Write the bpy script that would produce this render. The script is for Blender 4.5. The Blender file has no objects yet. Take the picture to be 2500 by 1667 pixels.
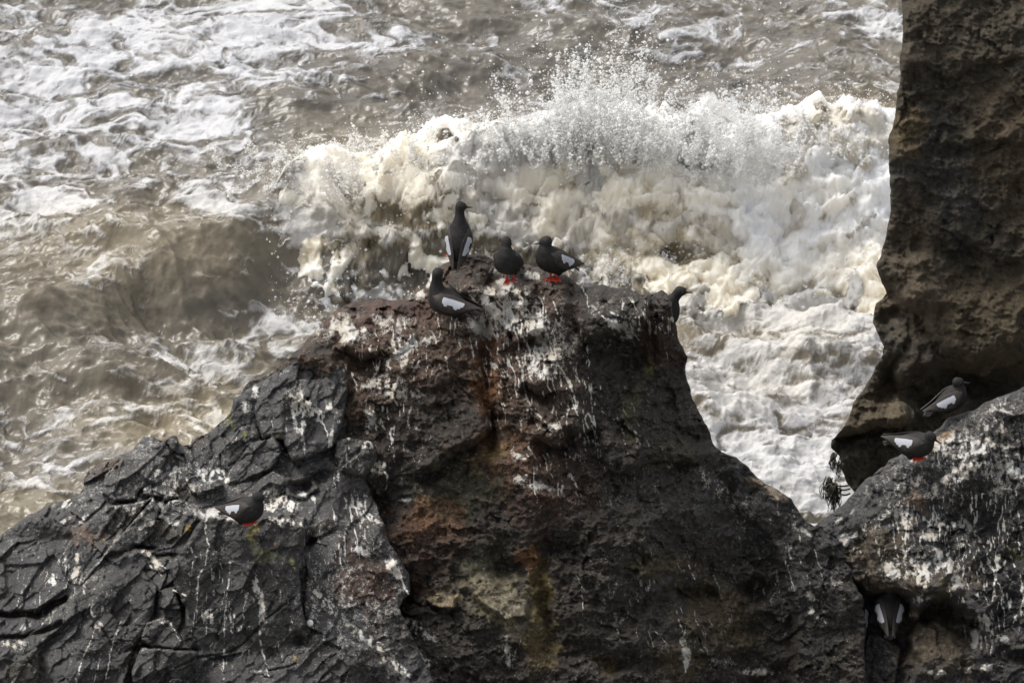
import bpy, math, random
import numpy as np
from mathutils import Vector, Matrix

# ------------------------------------------------------------------ camera, sky, sun, exposure
scene = bpy.context.scene
PITCH = math.radians(27.0)
CAM_H = 19.5
LENS = 250.0
cam_data = bpy.data.cameras.new("camera")
cam = bpy.data.objects.new("camera", cam_data)
scene.collection.objects.link(cam)
cam.location = (0, 0, CAM_H)
cam.rotation_euler = (math.radians(90) - PITCH, 0, 0)
cam_data.lens = LENS
cam_data.sensor_width = 36
cam_data.clip_start = 1
cam_data.clip_end = 5000
cam_data.dof.use_dof = True
cam_data.dof.focus_distance = 34.8
cam_data.dof.aperture_fstop = 11.0
scene.camera = cam

SUN_EL, SUN_AZ = math.radians(60), math.radians(-66)     # azimuth measured from +Y (away from camera) to +X
sdir = Vector((math.sin(SUN_AZ) * math.cos(SUN_EL), math.cos(SUN_AZ) * math.cos(SUN_EL), math.sin(SUN_EL)))
world = bpy.data.worlds.new("World")
scene.world = world
world.use_nodes = True
wn = world.node_tree
wn.nodes.clear()
sky = wn.nodes.new("ShaderNodeTexSky")
sky.sky_type = 'NISHITA'
sky.sun_disc = False
sky.sun_elevation = SUN_EL
sky.sun_rotation = SUN_AZ
sky.air_density = 1.2
sky.dust_density = 4.0
hs = wn.nodes.new("ShaderNodeHueSaturation")
hs.inputs['Saturation'].default_value = 0.25
bg = wn.nodes.new("ShaderNodeBackground")
bg.inputs['Strength'].default_value = 0.15
wo = wn.nodes.new("ShaderNodeOutputWorld")
wn.links.new(sky.outputs[0], hs.inputs['Color'])
wn.links.new(hs.outputs[0], bg.inputs[0])
wn.links.new(bg.outputs[0], wo.inputs[0])

sun_d = bpy.data.lights.new("sun", 'SUN')
sun_d.energy = 1.5
sun_d.angle = math.radians(18)
sun_d.color = (1.0, 0.96, 0.90)
sun = bpy.data.objects.new("sun", sun_d)
scene.collection.objects.link(sun)
sun.rotation_euler = sdir.to_track_quat('Z', 'Y').to_euler()
sun.location = (0, 30, 30)

scene.view_settings.view_transform = 'Standard'
scene.view_settings.look = 'None'
scene.view_settings.exposure = 0.55
scene.view_settings.gamma = 1
scene.cycles.use_denoising = True
scene.cycles.max_bounces = 8
scene.cycles.transparent_max_bounces = 16

COL = scene.collection

# ------------------------------------------------------------------ numpy noise
def _hash(ix, iy, iz, seed):
    h = (ix.astype(np.uint32) * np.uint32(374761393) + iy.astype(np.uint32) * np.uint32(668265263)
         + iz.astype(np.uint32) * np.uint32(2147483647 - 1640531) + np.uint32((seed * 974711 + 12345) & 0xffffffff))
    h = (h ^ (h >> np.uint32(13))) * np.uint32(1274126177)
    h = h ^ (h >> np.uint32(16))
    h = h * np.uint32(2246822519)
    return h ^ (h >> np.uint32(15))

_G = np.array([[1,1,0],[-1,1,0],[1,-1,0],[-1,-1,0],[1,0,1],[-1,0,1],[1,0,-1],[-1,0,-1],
               [0,1,1],[0,-1,1],[0,1,-1],[0,-1,-1],[1,1,0],[-1,1,0],[0,-1,1],[0,-1,-1]], dtype=np.float32)

def perlin(x, y, z=None, seed=0):
    x = np.asarray(x, dtype=np.float32); y = np.asarray(y, dtype=np.float32)
    if z is None:
        z = np.full_like(x, 0.37)
    else:
        z = np.asarray(z, dtype=np.float32)
    fx = np.floor(x); fy = np.floor(y); fz = np.floor(z)
    ix = fx.astype(np.int64); iy = fy.astype(np.int64); iz = fz.astype(np.int64)
    x = x - fx; y = y - fy; z = z - fz
    u = x*x*x*(x*(x*6-15)+10); v = y*y*y*(y*(y*6-15)+10); w = z*z*z*(z*(z*6-15)+10)
    def g(dx, dy, dz):
        h = _hash((ix+dx) & 0xffff, (iy+dy) & 0xffff, (iz+dz) & 0xffff, seed) & np.uint32(15)
        gr = _G[h]
        return gr[..., 0]*(x-dx) + gr[..., 1]*(y-dy) + gr[..., 2]*(z-dz)
    def lerp(a, b, t): return a + t*(b-a)
    return lerp(lerp(lerp(g(0,0,0), g(1,0,0), u), lerp(g(0,1,0), g(1,1,0), u), v),
                lerp(lerp(g(0,0,1), g(1,0,1), u), lerp(g(0,1,1), g(1,1,1), u), v), w)

def fbm(x, y, z=None, octv=4, lac=2.03, gain=0.5, seed=0):
    s = 0; a = 1.0; f = 1.0
    for i in range(octv):
        s = s + a*perlin(x*f + 17.3*i, y*f + 5.1*i, None if z is None else z*f, seed+i)
        a *= gain; f *= lac
    return s

def ridged(x, y, z=None, octv=4, lac=2.1, gain=0.5, seed=0):
    s = 0; a = 1.0; f = 1.0; t = 0
    for i in range(octv):
        s = s + a*(1-np.abs(perlin(x*f + 9.7*i, y*f + 3.3*i, None if z is None else z*f, seed+i))*2.0)
        t += a; a *= gain; f *= lac
    return s/t

def rnd(ix, iy, seed):
    return _hash(ix & 0xffff, iy & 0xffff, np.zeros_like(ix), seed).astype(np.float64)/4294967295.0

def facets(x, y, seed=0, tilt=0.5):
    """Voronoi cells, each a tilted plane; returns height, edge distance, cell random."""
    ix = np.floor(x).astype(np.int64); iy = np.floor(y).astype(np.int64)
    d1 = np.full(x.shape, 9.0); d2 = np.full(x.shape, 9.0)
    h = np.zeros(x.shape); r = np.zeros(x.shape)
    for dx in (-1, 0, 1):
        for dy in (-1, 0, 1):
            cx = ix+dx; cy = iy+dy
            px = cx + 0.1+0.8*rnd(cx, cy, seed); py = cy + 0.1+0.8*rnd(cx, cy, seed+1)
            d = (x-px)**2 + (y-py)**2
            c = rnd(cx, cy, seed+2)
            hh = (c-0.5)*0.6 + tilt*((rnd(cx, cy, seed+3)-0.5)*2*(x-px) + (rnd(cx, cy, seed+4)-0.35)*2*(y-py))
            near = d < d1
            d2 = np.where(near, d1, np.minimum(d2, d))
            h = np.where(near, hh, h); r = np.where(near, c, r)
            d1 = np.where(near, d, d1)
    return h, np.sqrt(d2)-np.sqrt(d1), r

def sstep(a, b, x):
    t = np.clip((x-a)/(b-a), 0, 1)
    return t*t*(3-2*t)

# ------------------------------------------------------------------ photograph geometry helpers
F = np.array([0, math.cos(PITCH), -math.sin(PITCH)])
RV = np.array([1.0, 0, 0])
UV = np.array([0, math.sin(PITCH), math.cos(PITCH)])
CAM = np.array([0, 0, CAM_H])
K = 36.0/LENS/2500.0                 # radians per photo pixel

def at(px, py, depth):
    """point seen at photo pixel (px, py) at that distance along the view axis"""
    px = np.asarray(px, dtype=np.float64); py = np.asarray(py, dtype=np.float64)
    depth = np.asarray(depth, dtype=np.float64)
    d = F + ((px-1250)*K)[..., None]*RV - ((py-833.5)*K)[..., None]*UV
    return CAM + d*depth[..., None]

def at_z(px, py, z):
    px = np.asarray(px, dtype=np.float64); py = np.asarray(py, dtype=np.float64)
    d = F + ((px-1250)*K)[..., None]*RV - ((py-833.5)*K)[..., None]*UV
    t = (z-CAM_H)/d[..., 2]
    return CAM + d*t[..., None]

def to_px(p):
    q = p-CAM
    dep = q@F
    return 1250 + (q@RV)/dep/K, 833.5 - (q@UV)/dep/K, dep

def seg_dist(x, y, ax, ay, bx, by):
    dx, dy = bx-ax, by-ay
    L = dx*dx+dy*dy + 1e-9
    t = np.clip(((x-ax)*dx + (y-ay)*dy)/L, 0, 1)
    return np.hypot(x-(ax+t*dx), y-(ay+t*dy)), t

def poly_dist(x, y, pts, closed=False):
    d = np.full(x.shape, 1e9); par = np.zeros(x.shape)
    n = len(pts)
    for i in range(n if closed else n-1):
        a = pts[i]; b = pts[(i+1) % n]
        dd, t = seg_dist(x, y, a[0], a[1], b[0], b[1])
        m = dd < d
        d = np.where(m, dd, d); par = np.where(m, i+t, par)
    return d, par

def inside(x, y, pts):
    c = np.zeros(x.shape, dtype=bool)
    n = len(pts); j = n-1
    for i in range(n):
        xi, yi = pts[i][0], pts[i][1]; xj, yj = pts[j][0], pts[j][1]
        if yi != yj:
            m = ((yi > y) != (yj > y)) & (x < (xj-xi)*(y-yi)/(yj-yi)+xi)
            c ^= m
        j = i
    return c

# ------------------------------------------------------------------ mesh helpers
def mesh_from_np(name, verts, faces, mat, attrs=None, cols=None, smooth=True, parent=None):
    me = bpy.data.meshes.new(name)
    nv = len(verts); nf = len(faces); k = faces.shape[1]
    me.vertices.add(nv); me.vertices.foreach_set('co', np.asarray(verts, dtype=np.float32).ravel())
    me.loops.add(nf*k); me.loops.foreach_set('vertex_index', faces.astype(np.int32).ravel())
    me.polygons.add(nf)
    me.polygons.foreach_set('loop_start', np.arange(0, nf*k, k, dtype=np.int32))
    if smooth:
        me.polygons.foreach_set('use_smooth', np.ones(nf, dtype=bool))
    me.update(calc_edges=True)
    for an, av in (attrs or {}).items():
        a = me.attributes.new(an, 'FLOAT', 'POINT'); a.data.foreach_set('value', np.asarray(av, dtype=np.float32))
    for an, av in (cols or {}).items():
        a = me.attributes.new(an, 'FLOAT_COLOR', 'POINT')
        c = np.ones((nv, 4), dtype=np.float32); c[:, :3] = av
        a.data.foreach_set('color', c.ravel())
    me.materials.append(mat)
    me.validate()
    o = bpy.data.objects.new(name, me)
    COL.objects.link(o)
    if parent: o.parent = parent
    return o

def tag(o, label=None, cat=None, group=None, kind=None):
    if label: o['label'] = label
    if cat: o['category'] = cat
    if group: o['group'] = group
    if kind: o['kind'] = kind
    return o

class NT:
    """small helper to write node materials"""
    def __init__(s, name):
        s.m = bpy.data.materials.new(name); s.m.use_nodes = True
        s.t = s.m.node_tree; s.t.nodes.clear()
        s.out = s.t.nodes.new('ShaderNodeOutputMaterial')
    def n(s, typ, **kw):
        nd = s.t.nodes.new(typ)
        for k, v in kw.items():
            if k.startswith('i_'):
                nd.inputs[k[2:].replace('_', ' ')].default_value = v
            else:
                setattr(nd, k, v)
        return nd
    def l(s, a, b): s.t.links.new(a, b)
    def math(s, op, a, b=None, clamp=False):
        nd = s.n('ShaderNodeMath', operation=op, use_clamp=clamp)
        for i, v in enumerate((a, b)):
            if v is None: continue
            if hasattr(v, 'is_linked'): s.l(v, nd.inputs[i])
            else: nd.inputs[i].default_value = v
        return nd.outputs[0]
    def attr(s, name, col=False):
        nd = s.n('ShaderNodeAttribute', attribute_name=name)
        return nd.outputs['Color'] if col else nd.outputs['Fac']
    def noise(s, scale, detail=3, rough=0.55, vec=None, out='Fac'):
        nd = s.n('ShaderNodeTexNoise')
        nd.inputs['Scale'].default_value = scale; nd.inputs['Detail'].default_value = detail
        nd.inputs['Roughness'].default_value = rough
        if vec is not None: s.l(vec, nd.inputs['Vector'])
        return nd.outputs[out]
    def mapr(s, v, a, b, c=0.0, d=1.0, smooth=True):
        nd = s.n('ShaderNodeMapRange', interpolation_type='SMOOTHSTEP' if smooth else 'LINEAR')
        s.l(v, nd.inputs['Value'])
        nd.inputs['From Min'].default_value = a; nd.inputs['From Max'].default_value = b
        nd.inputs['To Min'].default_value = c; nd.inputs['To Max'].default_value = d
        return nd.outputs['Result']
    def mix(s, fac, a, b, blend='MIX'):
        nd = s.n('ShaderNodeMix', data_type='RGBA', blend_type=blend)
        for i, v in ((0, fac), (6, a), (7, b)):
            if hasattr(v, 'is_linked'): s.l(v, nd.inputs[i])
            else: nd.inputs[i].default_value = v if i == 0 else (*v, 1)
        return nd.outputs[2]

def rock_material(name, bump=0.6, speck=0.5, rough=0.62, spec=0.45, var=1.0):
    t = NT(name)
    pos = t.n('ShaderNodeTexCoord').outputs['Object']
    base = t.attr('tint', True); guano = t.attr('guano')
    n1 = t.noise(36, 6, 0.72, pos); n2 = t.noise(130, 4, 0.75, pos); n3 = t.noise(9, 3, 0.5, pos)
    br = t.math('MULTIPLY', t.mapr(n1, 0.36, 0.66, 1-0.45*var, 1+0.65*var), t.mapr(n2, 0.36, 0.66, 1-0.35*var, 1+0.45*var))
    c = t.mix(1.0, base, (1, 1, 1), 'MULTIPLY')
    sc = t.n('ShaderNodeVectorMath', operation='SCALE'); t.l(c, sc.inputs[0]); t.l(br, sc.inputs['Scale'])
    c = sc.outputs[0]
    # pale mineral specks and small droppings
    sp = t.math('MULTIPLY', t.mapr(t.noise(105, 2, 0.5, pos), 0.62, 0.70), t.mapr(n3, 0.42, 0.62))
    sp = t.math('MULTIPLY', sp, speck)
    c = t.mix(sp, c, (0.36, 0.34, 0.31))
    # droppings, broken up by fine noise
    g = t.math('ADD', guano, t.math('MULTIPLY', t.math('SUBTRACT', n2, 0.5), 1.7))
    g = t.math('ADD', g, t.math('MULTIPLY', t.math('SUBTRACT', n1, 0.5), 1.3))
    g = t.math('MULTIPLY', t.mapr(g, 0.26, 0.76), 0.92)
    gc = t.mix(t.mapr(n3, 0.35, 0.65), (0.66, 0.64, 0.60), (0.55, 0.50, 0.42))
    c = t.mix(g, c, gc)
    bs = t.n('ShaderNodeBsdfPrincipled')
    t.l(c, bs.inputs['Base Color'])
    t.l(t.mapr(n1, 0.3, 0.7, rough-0.12, rough+0.18), bs.inputs['Roughness'])
    bs.inputs['Specular IOR Level'].default_value = spec
    h = t.math('ADD', t.math('MULTIPLY', n2, 0.7), t.math('MULTIPLY', n1, 1.4))
    bp = t.n('ShaderNodeBump'); bp.inputs['Strength'].default_value = bump; bp.inputs['Distance'].default_value = 0.012
    t.l(h, bp.inputs['Height']); t.l(bp.outputs[0], bs.inputs['Normal'])
    t.l(bs.outputs[0], t.out.inputs[0])
    return t.m
Q = 1.0      # grid coarseness
# ------------------------------------------------------------------ rocks
V = 1.0629   # tracing scale -> photo pixels

def roll(sd, R):
    """depth lost by a rounded edge of radius R (photo px) at distance sd from it"""
    q = 1-np.clip(sd/np.maximum(R, 1e-3), 0, 1)
    return (R/500.0)*(1-np.sqrt(np.clip(1-q*q, 0, 1)))

class Surf:
    """accumulates relief w (metres towards the camera), tint and droppings over photo-pixel positions"""
    def __init__(s, x, y, w, tint):
        s.x, s.y, s.w = x, y, w
        s.c = np.tile(np.array(tint, dtype=np.float64), (len(x), 1))
        s.g = np.zeros(len(x))
        s.wx = x + 16*fbm(x/60, y/60, seed=71, octv=3); s.wy = y + 16*fbm(x/60, y/60, seed=81, octv=3)
        s.pf = fbm(x/26, y/26, seed=33, octv=4)
    def win(s, cx, cy, r):
        return np.nonzero((np.abs(s.x-cx) < r) & (np.abs(s.y-cy) < r))[0]
    def bump(s, cx, cy, rx, ry, h, rot=0):
        i = s.win(cx, cy, 3*max(rx, ry))
        a = math.radians(rot); dx = s.wx[i]-cx; dy = s.wy[i]-cy
        u = (dx*math.cos(a)+dy*math.sin(a))/rx; v = (-dx*math.sin(a)+dy*math.cos(a))/ry
        s.w[i] += h*np.exp(-(u*u+v*v))
    def block(s, poly, c, gx=0, gy=0, r=10, col=None, warp=0.14):
        """a block of rock: plane of depth c (m, relative to the datum) with slopes, rounded at its polygon edge"""
        x = s.x + (s.wx-s.x)*warp; y = s.y + (s.wy-s.y)*warp
        xs = [p[0] for p in poly]; ys = [p[1] for p in poly]
        m = (x > min(xs)) & (x < max(xs)) & (y > min(ys)) & (y < max(ys))
        idx = np.nonzero(m)[0]
        if not len(idx): return
        idx = idx[inside(x[idx], y[idx], poly)]
        if not len(idx): return
        sd, _ = poly_dist(x[idx], y[idx], poly, True)
        cx, cy = sum(xs)/len(xs), sum(ys)/len(ys)
        h = c + gx*(x[idx]-cx)/500 + gy*(y[idx]-cy)/500 - roll(sd, r)
        up = h > s.w[idx]
        s.w[idx] = np.maximum(s.w[idx], h)
        if col is not None:
            s.c[idx[up]] = np.array(col)
    def rel(s, poly, dh, gx=0, gy=0, r=14, warp=0.35):
        """raise (or sink) a polygon relative to the present surface with a rounded edge"""
        x = s.x + (s.wx-s.x)*warp; y = s.y + (s.wy-s.y)*warp
        xs = [p[0] for p in poly]; ys = [p[1] for p in poly]
        m = (x > min(xs)) & (x < max(xs)) & (y > min(ys)) & (y < max(ys))
        idx = np.nonzero(m)[0]
        idx = idx[inside(x[idx], y[idx], poly)]
        if not len(idx): return
        sd, _ = poly_dist(x[idx], y[idx], poly, True)
        cx, cy = sum(xs)/len(xs), sum(ys)/len(ys)
        e = sstep(0, r, sd)
        s.w[idx] += e*(dh + gx*(x[idx]-cx)/500 + gy*(y[idx]-cy)/500)
    def groove(s, pts, width, depth):
        x = s.x + (s.wx-s.x)*0.35; y = s.y + (s.wy-s.y)*0.35
        xs = [p[0] for p in pts]; ys = [p[1] for p in pts]
        m = (x > min(xs)-4*width) & (x < max(xs)+4*width) & (y > min(ys)-4*width) & (y < max(ys)+4*width)
        idx = np.nonzero(m)[0]
        if not len(idx): return
        d, _ = poly_dist(x[idx], y[idx], pts)
        s.w[idx] -= depth*np.exp(-(d/width)**2)
    def step(s, pts, height, width=14, reach=70):
        """ledge along a polyline: the side on the left of its direction (screen up for left-to-right) sticks out"""
        x = s.x + (s.wx-s.x)*1.1; y = s.y + (s.wy-s.y)*1.1
        d, par = poly_dist(x, y, pts)
        i = np.clip(par.astype(int), 0, len(pts)-2)
        P = np.array([(p[0], p[1]) for p in pts], float)
        dx = P[i+1, 0]-P[i, 0]; dy = P[i+1, 1]-P[i, 1]
        side = np.sign(dx*(y-P[i, 1]) - dy*(x-P[i, 0]))     # >0 below (screen)
        up = np.where(side < 0, np.exp(-(d/reach)**2)*sstep(0, width, d), 0)
        dn = np.where(side >= 0, np.exp(-(d/(reach*0.7))**2)*sstep(0, 2.5, d), 0)
        ends = np.clip(np.minimum(par, len(pts)-1-par)*2.5, 0, 1)
        s.w = s.w + height*(up*0.6-dn*0.6)*ends
    def paint(s, cx, cy, rx, ry, col, k=1.0, rot=0, hard=0.45):
        i = s.win(cx, cy, 3*max(rx, ry))
        a = math.radians(rot); dx = s.wx[i]-cx; dy = s.wy[i]-cy
        u = (dx*math.cos(a)+dy*math.sin(a))/rx; v = (-dx*math.sin(a)+dy*math.cos(a))/ry
        q = 1-np.sqrt(u*u+v*v) + 0.8*s.pf[i]
        m = (sstep(-hard, hard, q)*k)[:, None]
        s.c[i] = s.c[i]*(1-m) + np.array(col)*m
    def smear(s, cx, cy, rx, ry, k=1.0, rot=0, fine=9):
        """patch of droppings, ragged"""
        i = s.win(cx, cy, 2.4*max(rx, ry)); X = s.x[i]; Y = s.y[i]
        a = math.radians(rot); dx = X-cx; dy = Y-cy
        u = (dx*math.cos(a)+dy*math.sin(a))/rx; v = (-dx*math.sin(a)+dy*math.cos(a))/ry
        q = np.exp(-(u*u+v*v)**1.4)
        nz = fbm(X/(fine*2), Y/(fine*3), seed=51, octv=4)+0.35*fbm(X/fine, Y/(fine*7), seed=57, octv=2)
        s.g[i] = np.maximum(s.g[i], 1.12*k*q*np.clip(0.70+1.3*nz, 0, 1.2))
    def line(s, pts, wid, k=1.0, taper=True):
        xs = [p[0] for p in pts]; ys = [p[1] for p in pts]
        m = (s.x > min(xs)-20) & (s.x < max(xs)+20) & (s.y > min(ys)-20) & (s.y < max(ys)+20)
        idx = np.nonzero(m)[0]
        if not len(idx): return
        x = s.x[idx]; y = s.y[idx]
        x = x + 3.5*perlin(x/14, y/14, seed=5)+1.5*perlin(x/5, y/5, seed=6)
        d, par = poly_dist(x, y, pts)
        t = par/(len(pts)-1)
        wv = wid*(0.65+0.9*np.abs(perlin(par*6, par*0+pts[0][0], seed=8)))
        if taper: wv = wv*(1.15-0.6*t)
        br = np.clip(0.75+1.3*perlin(x/7, y/10, seed=9), 0, 1)
        s.g[idx] = np.maximum(s.g[idx], k*np.exp(-(d/wv)**2)*br)
    def streaks(s, cx, cy, rx, ry, k=1.0, rot=0, freq=9.0, seed=0, thr=0.18, slant=0.0):
        """thin runs of droppings down the rock inside an elliptical region"""
        i = s.win(cx, cy, 1.5*max(rx, ry)); X = s.x[i]; Y = s.y[i]
        a = math.radians(rot); dx = X-cx; dy = Y-cy
        u = (dx*math.cos(a)+dy*math.sin(a))/rx; v = (-dx*math.sin(a)+dy*math.cos(a))/ry
        q = np.exp(-(u*u+v*v)**1.5)
        xx = X - slant*Y + 7*perlin(X/30, Y/30, seed=seed+3)
        n = ridged(xx/freq/2.2, Y/(freq*13), octv=2, seed=seed)
        b = fbm(X/28, Y/50, octv=3, seed=seed+7)
        m = sstep(0.70, 0.90, n)*sstep(thr-0.35, thr+0.12, b)
        s.g[i] = np.maximum(s.g[i], 1.3*k*q*m)

def build_rock(name, outline, depth, material, macro, step=2.4, detail=1.0, crag=1.0, blocky=0.0, back=0.7, tint=(0.04, 0.04, 0.04), seed=0, ledge=0.0):
    """closed rock whose front carries the relief; outline = (x, y, edge radius) in photo px"""
    ol = np.array(outline, dtype=float)
    # resample and roughen the outline
    pts = []
    n = len(ol)
    for i in range(n):
        a = ol[i]; b = ol[(i+1) % n]
        L = math.hypot(b[0]-a[0], b[1]-a[1]); k = max(1, int(L/9))
        for j in range(k):
            pts.append(a + (b-a)*j/k)
    P = np.array(pts)
    rr = np.where(P[:, 2] > 0, 1.0, 0.0)
    jx = fbm(P[:, 0]/34, P[:, 1]/34, octv=4, seed=seed+3); jy = fbm(P[:, 0]/34, P[:, 1]/34, octv=4, seed=seed+13)
    P[:, 0] += jx*7*rr*crag; P[:, 1] += jy*7*rr*crag
    xmin, xmax = P[:, 0].min()-step, P[:, 0].max()+step
    ymin, ymax = P[:, 1].min()-step, P[:, 1].max()+step
    def sheet(st):
        gx = np.arange(xmin, xmax, st); gy = np.arange(ymin, ymax, st)
        X, Y = np.meshgrid(gx, gy)
        ins = inside(X.ravel(), Y.ravel(), P).reshape(X.shape)
        cell = ins[:-1, :-1] | ins[1:, :-1] | ins[:-1, 1:] | ins[1:, 1:]
        used = np.zeros(X.shape, bool)
        used[:-1, :-1] |= cell; used[1:, :-1] |= cell; used[:-1, 1:] |= cell; used[1:, 1:] |= cell
        idx = -np.ones(X.shape, int); idx[used] = np.arange(used.sum())
        x = X[used]; y = Y[used]; inn = ins[used]
        # snap the outer ring onto the outline
        A = P; B = np.roll(P, -1, axis=0)
        oi = np.nonzero(~inn)[0]
        ox, oy = x[oi], y[oi]
        best = np.full(len(oi), 1e18); qx = ox.copy(); qy = oy.copy()
        for k in range(len(A)):
            dx, dy = B[k, 0]-A[k, 0], B[k, 1]-A[k, 1]
            t = np.clip(((ox-A[k, 0])*dx+(oy-A[k, 1])*dy)/(dx*dx+dy*dy+1e-9), 0, 1)
            ex = A[k, 0]+t*dx; ey = A[k, 1]+t*dy
            d = (ox-ex)**2+(oy-ey)**2
            m = d < best
            best[m] = d[m]; qx[m] = ex[m]; qy[m] = ey[m]
        x[oi] = qx; y[oi] = qy
        # edges of the silhouette roll back
        acc = np.zeros(len(x))
        for k in range(len(A)):
            if A[k, 2] <= 0 or B[k, 2] <= 0: continue
            Rm = max(A[k, 2], B[k, 2])
            near = np.nonzero((x > min(A[k, 0], B[k, 0])-Rm) & (x < max(A[k, 0], B[k, 0])+Rm) & (y > min(A[k, 1], B[k, 1])-Rm) & (y < max(A[k, 1], B[k, 1])+Rm))[0]
            if not len(near): continue
            dx, dy = B[k, 0]-A[k, 0], B[k, 1]-A[k, 1]
            t = np.clip(((x[near]-A[k, 0])*dx+(y[near]-A[k, 1])*dy)/(dx*dx+dy*dy+1e-9), 0, 1)
            d = np.hypot(x[near]-A[k, 0]-t*dx, y[near]-A[k, 1]-t*dy)
            acc[near] = np.maximum(acc[near], roll(d, A[k, 2]+t*(B[k, 2]-A[k, 2])))
        f = np.stack([idx[:-1, :-1][cell], idx[1:, :-1][cell], idx[1:, 1:][cell], idx[:-1, 1:][cell]], 1)
        return x, y, acc, f, idx
    x, y, lo, faces, gidx = sheet(step)
    s = Surf(x, y, -lo, tint)
    macro(s)
    # medium relief, blocky or lumpy
    a = fbm(x/170, y/170, octv=4, seed=seed+20)*0.075
    rd = (ridged(x/90, y/90, octv=4, seed=seed+30)-0.6)*0.085
    h3 = (ridged(x/30, y/26, octv=4, seed=seed+40)-0.6)*0.018
    wq1 = 9*fbm(x/34, y/34, octv=3, seed=seed+44); wq2 = 9*fbm(x/34, y/34, octv=3, seed=seed+45)
    fa, ea, _ = facets((x+wq1)/46, (y+wq2)/34, seed=seed+46, tilt=0.9); fb2, eb, _ = facets((x+wq1)/17, (y+wq2)/13, seed=seed+47, tilt=0.9)
    h3 = h3 + (fa*0.050 + fb2*0.016)*np.clip(0.6+fbm(x/110, y/110, octv=2, seed=seed+48), 0.1, 1.3)
    hf = fbm(x/9, y/9, octv=3, gain=.65, seed=seed+50)*0.010
    lump = a + rd + h3*detail + hf*detail
    if blocky:
        ang = math.radians(-48)
        xr = (x*math.cos(ang)+y*math.sin(ang)); yr = (-x*math.sin(ang)+y*math.cos(ang))
        wx = 4*fbm(x/70, y/70, octv=2, seed=seed+60); wy = 4*fbm(x/70, y/70, octv=2, seed=seed+61)
        f1, e1, _ = facets((xr+wx)/105, (yr+wy)/60, seed=seed+5, tilt=0.8)
        f2, e2, _ = facets((xr+wx*.6)/42, (yr+wy*.6)/27, seed=seed+15, tilt=0.9)
        f3, e3, _ = facets((xr+wx*.3)/17, (yr+wy*.3)/12, seed=seed+25, tilt=0.9)
        crk = fbm(x/120, y/120, octv=2, seed=seed+66)
        blk = f1*0.055 + f2*0.020*(1+crk) + f3*0.006
        blk = blk - 0.004*np.exp(-(e1/0.03)**2)*sstep(-0.1, 0.3, crk) - 0.003*np.exp(-(e2/0.05)**2)*sstep(0, 0.3, crk)
        B = blocky if np.isscalar(blocky) else blocky(x, y)
        s.w = s.w + B*(blk+a*0.5+hf*0.35+h3*0.12) + (1-B)*lump
    else:
        s.w = s.w + lump
    # droppings and salt collect on faces that look upwards
    if ledge > 0:
        Wg = np.where(gidx >= 0, s.w[np.maximum(gidx, 0)], np.nan)
        gr = np.zeros(gidx.shape); kk = 2
        gr[kk:-kk] = (Wg[2*kk:]-Wg[:-2*kk])/(2*kk*step/500)
        gr = np.nan_to_num(gr); gv = np.zeros(len(x)); gv[gidx[gidx >= 0]] = gr[gidx >= 0]
        pz = fbm(x/75, y/75, octv=3, seed=seed+70)+.5*fbm(x/12, y/9, octv=3, seed=seed+72)
        s.g = np.maximum(s.g, ledge*sstep(0.5, 1.6, gv)*sstep(-0.15, 0.45, pz))
        run = sstep(0.55, 0.85, ridged(x/8, y/120, octv=2, seed=seed+75))*sstep(0.0, 0.4, pz)
        s.g = np.maximum(s.g, ledge*.6*run)
    # keep the silhouette itself where it was traced
    w = s.w
    pts3 = at(x, y, depth - w)
    # back sheet
    xb, yb, lob, fb, _i = sheet(step*4)
    dB, _ = poly_dist(xb, yb, [tuple(p[:2]) for p in P[::3]], True)
    Wf = np.where(gidx >= 0, s.w[np.maximum(gidx, 0)], -9.0)
    ci = np.clip(np.round((xb-xmin)/step).astype(int), 0, gidx.shape[1]-1); ri = np.clip(np.round((yb-ymin)/step).astype(int), 0, gidx.shape[0]-1)
    wf = Wf[ri, ci]; wf = np.where(wf < -8, -lob-0.9, wf)
    wback = wf - 0.05 - back*np.sqrt(np.clip(dB/220, 0, 1))
    ptsb = at(xb, yb, depth-wback)
    fb = fb[:, ::-1] + len(x)
    allv = np.concatenate([pts3, ptsb]); allf = np.concatenate([faces, fb])
    c = np.concatenate([s.c, np.tile(s.c.mean(0), (len(xb), 1))]); g = np.concatenate([np.clip(s.g, 0, 1.2), np.zeros(len(xb))])
    # faces to point outwards (front towards the camera)
    o = mesh_from_np(name, allv, allf, material, {'guano': g}, {'tint': c})
    return o, s

rock_mat = rock_material('basalt_with_droppings', 0.85, 0.6, rough=0.55, spec=0.28)
dark_mat = rock_material('angular_basalt', 0.5, 0.7, rough=0.45, spec=0.38, var=0.7)
cliff_mat = rock_material('weathered_cliff', 0.7, 0.06, rough=0.8, spec=0.2, var=0.55)

CHAR = (0.036, 0.031, 0.026); BROWN = (0.072, 0.048, 0.034); RED = (0.072, 0.042, 0.030); RUST = (0.17, 0.075, 0.028)
GREEN = (0.085, 0.083, 0.055); OCHRE = (0.20, 0.145, 0.045); GREY = (0.050, 0.050, 0.052); PALE = (0.24, 0.22, 0.16)

def s2(*p):
    return [(a*V, b*V) for a, b in p]

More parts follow.
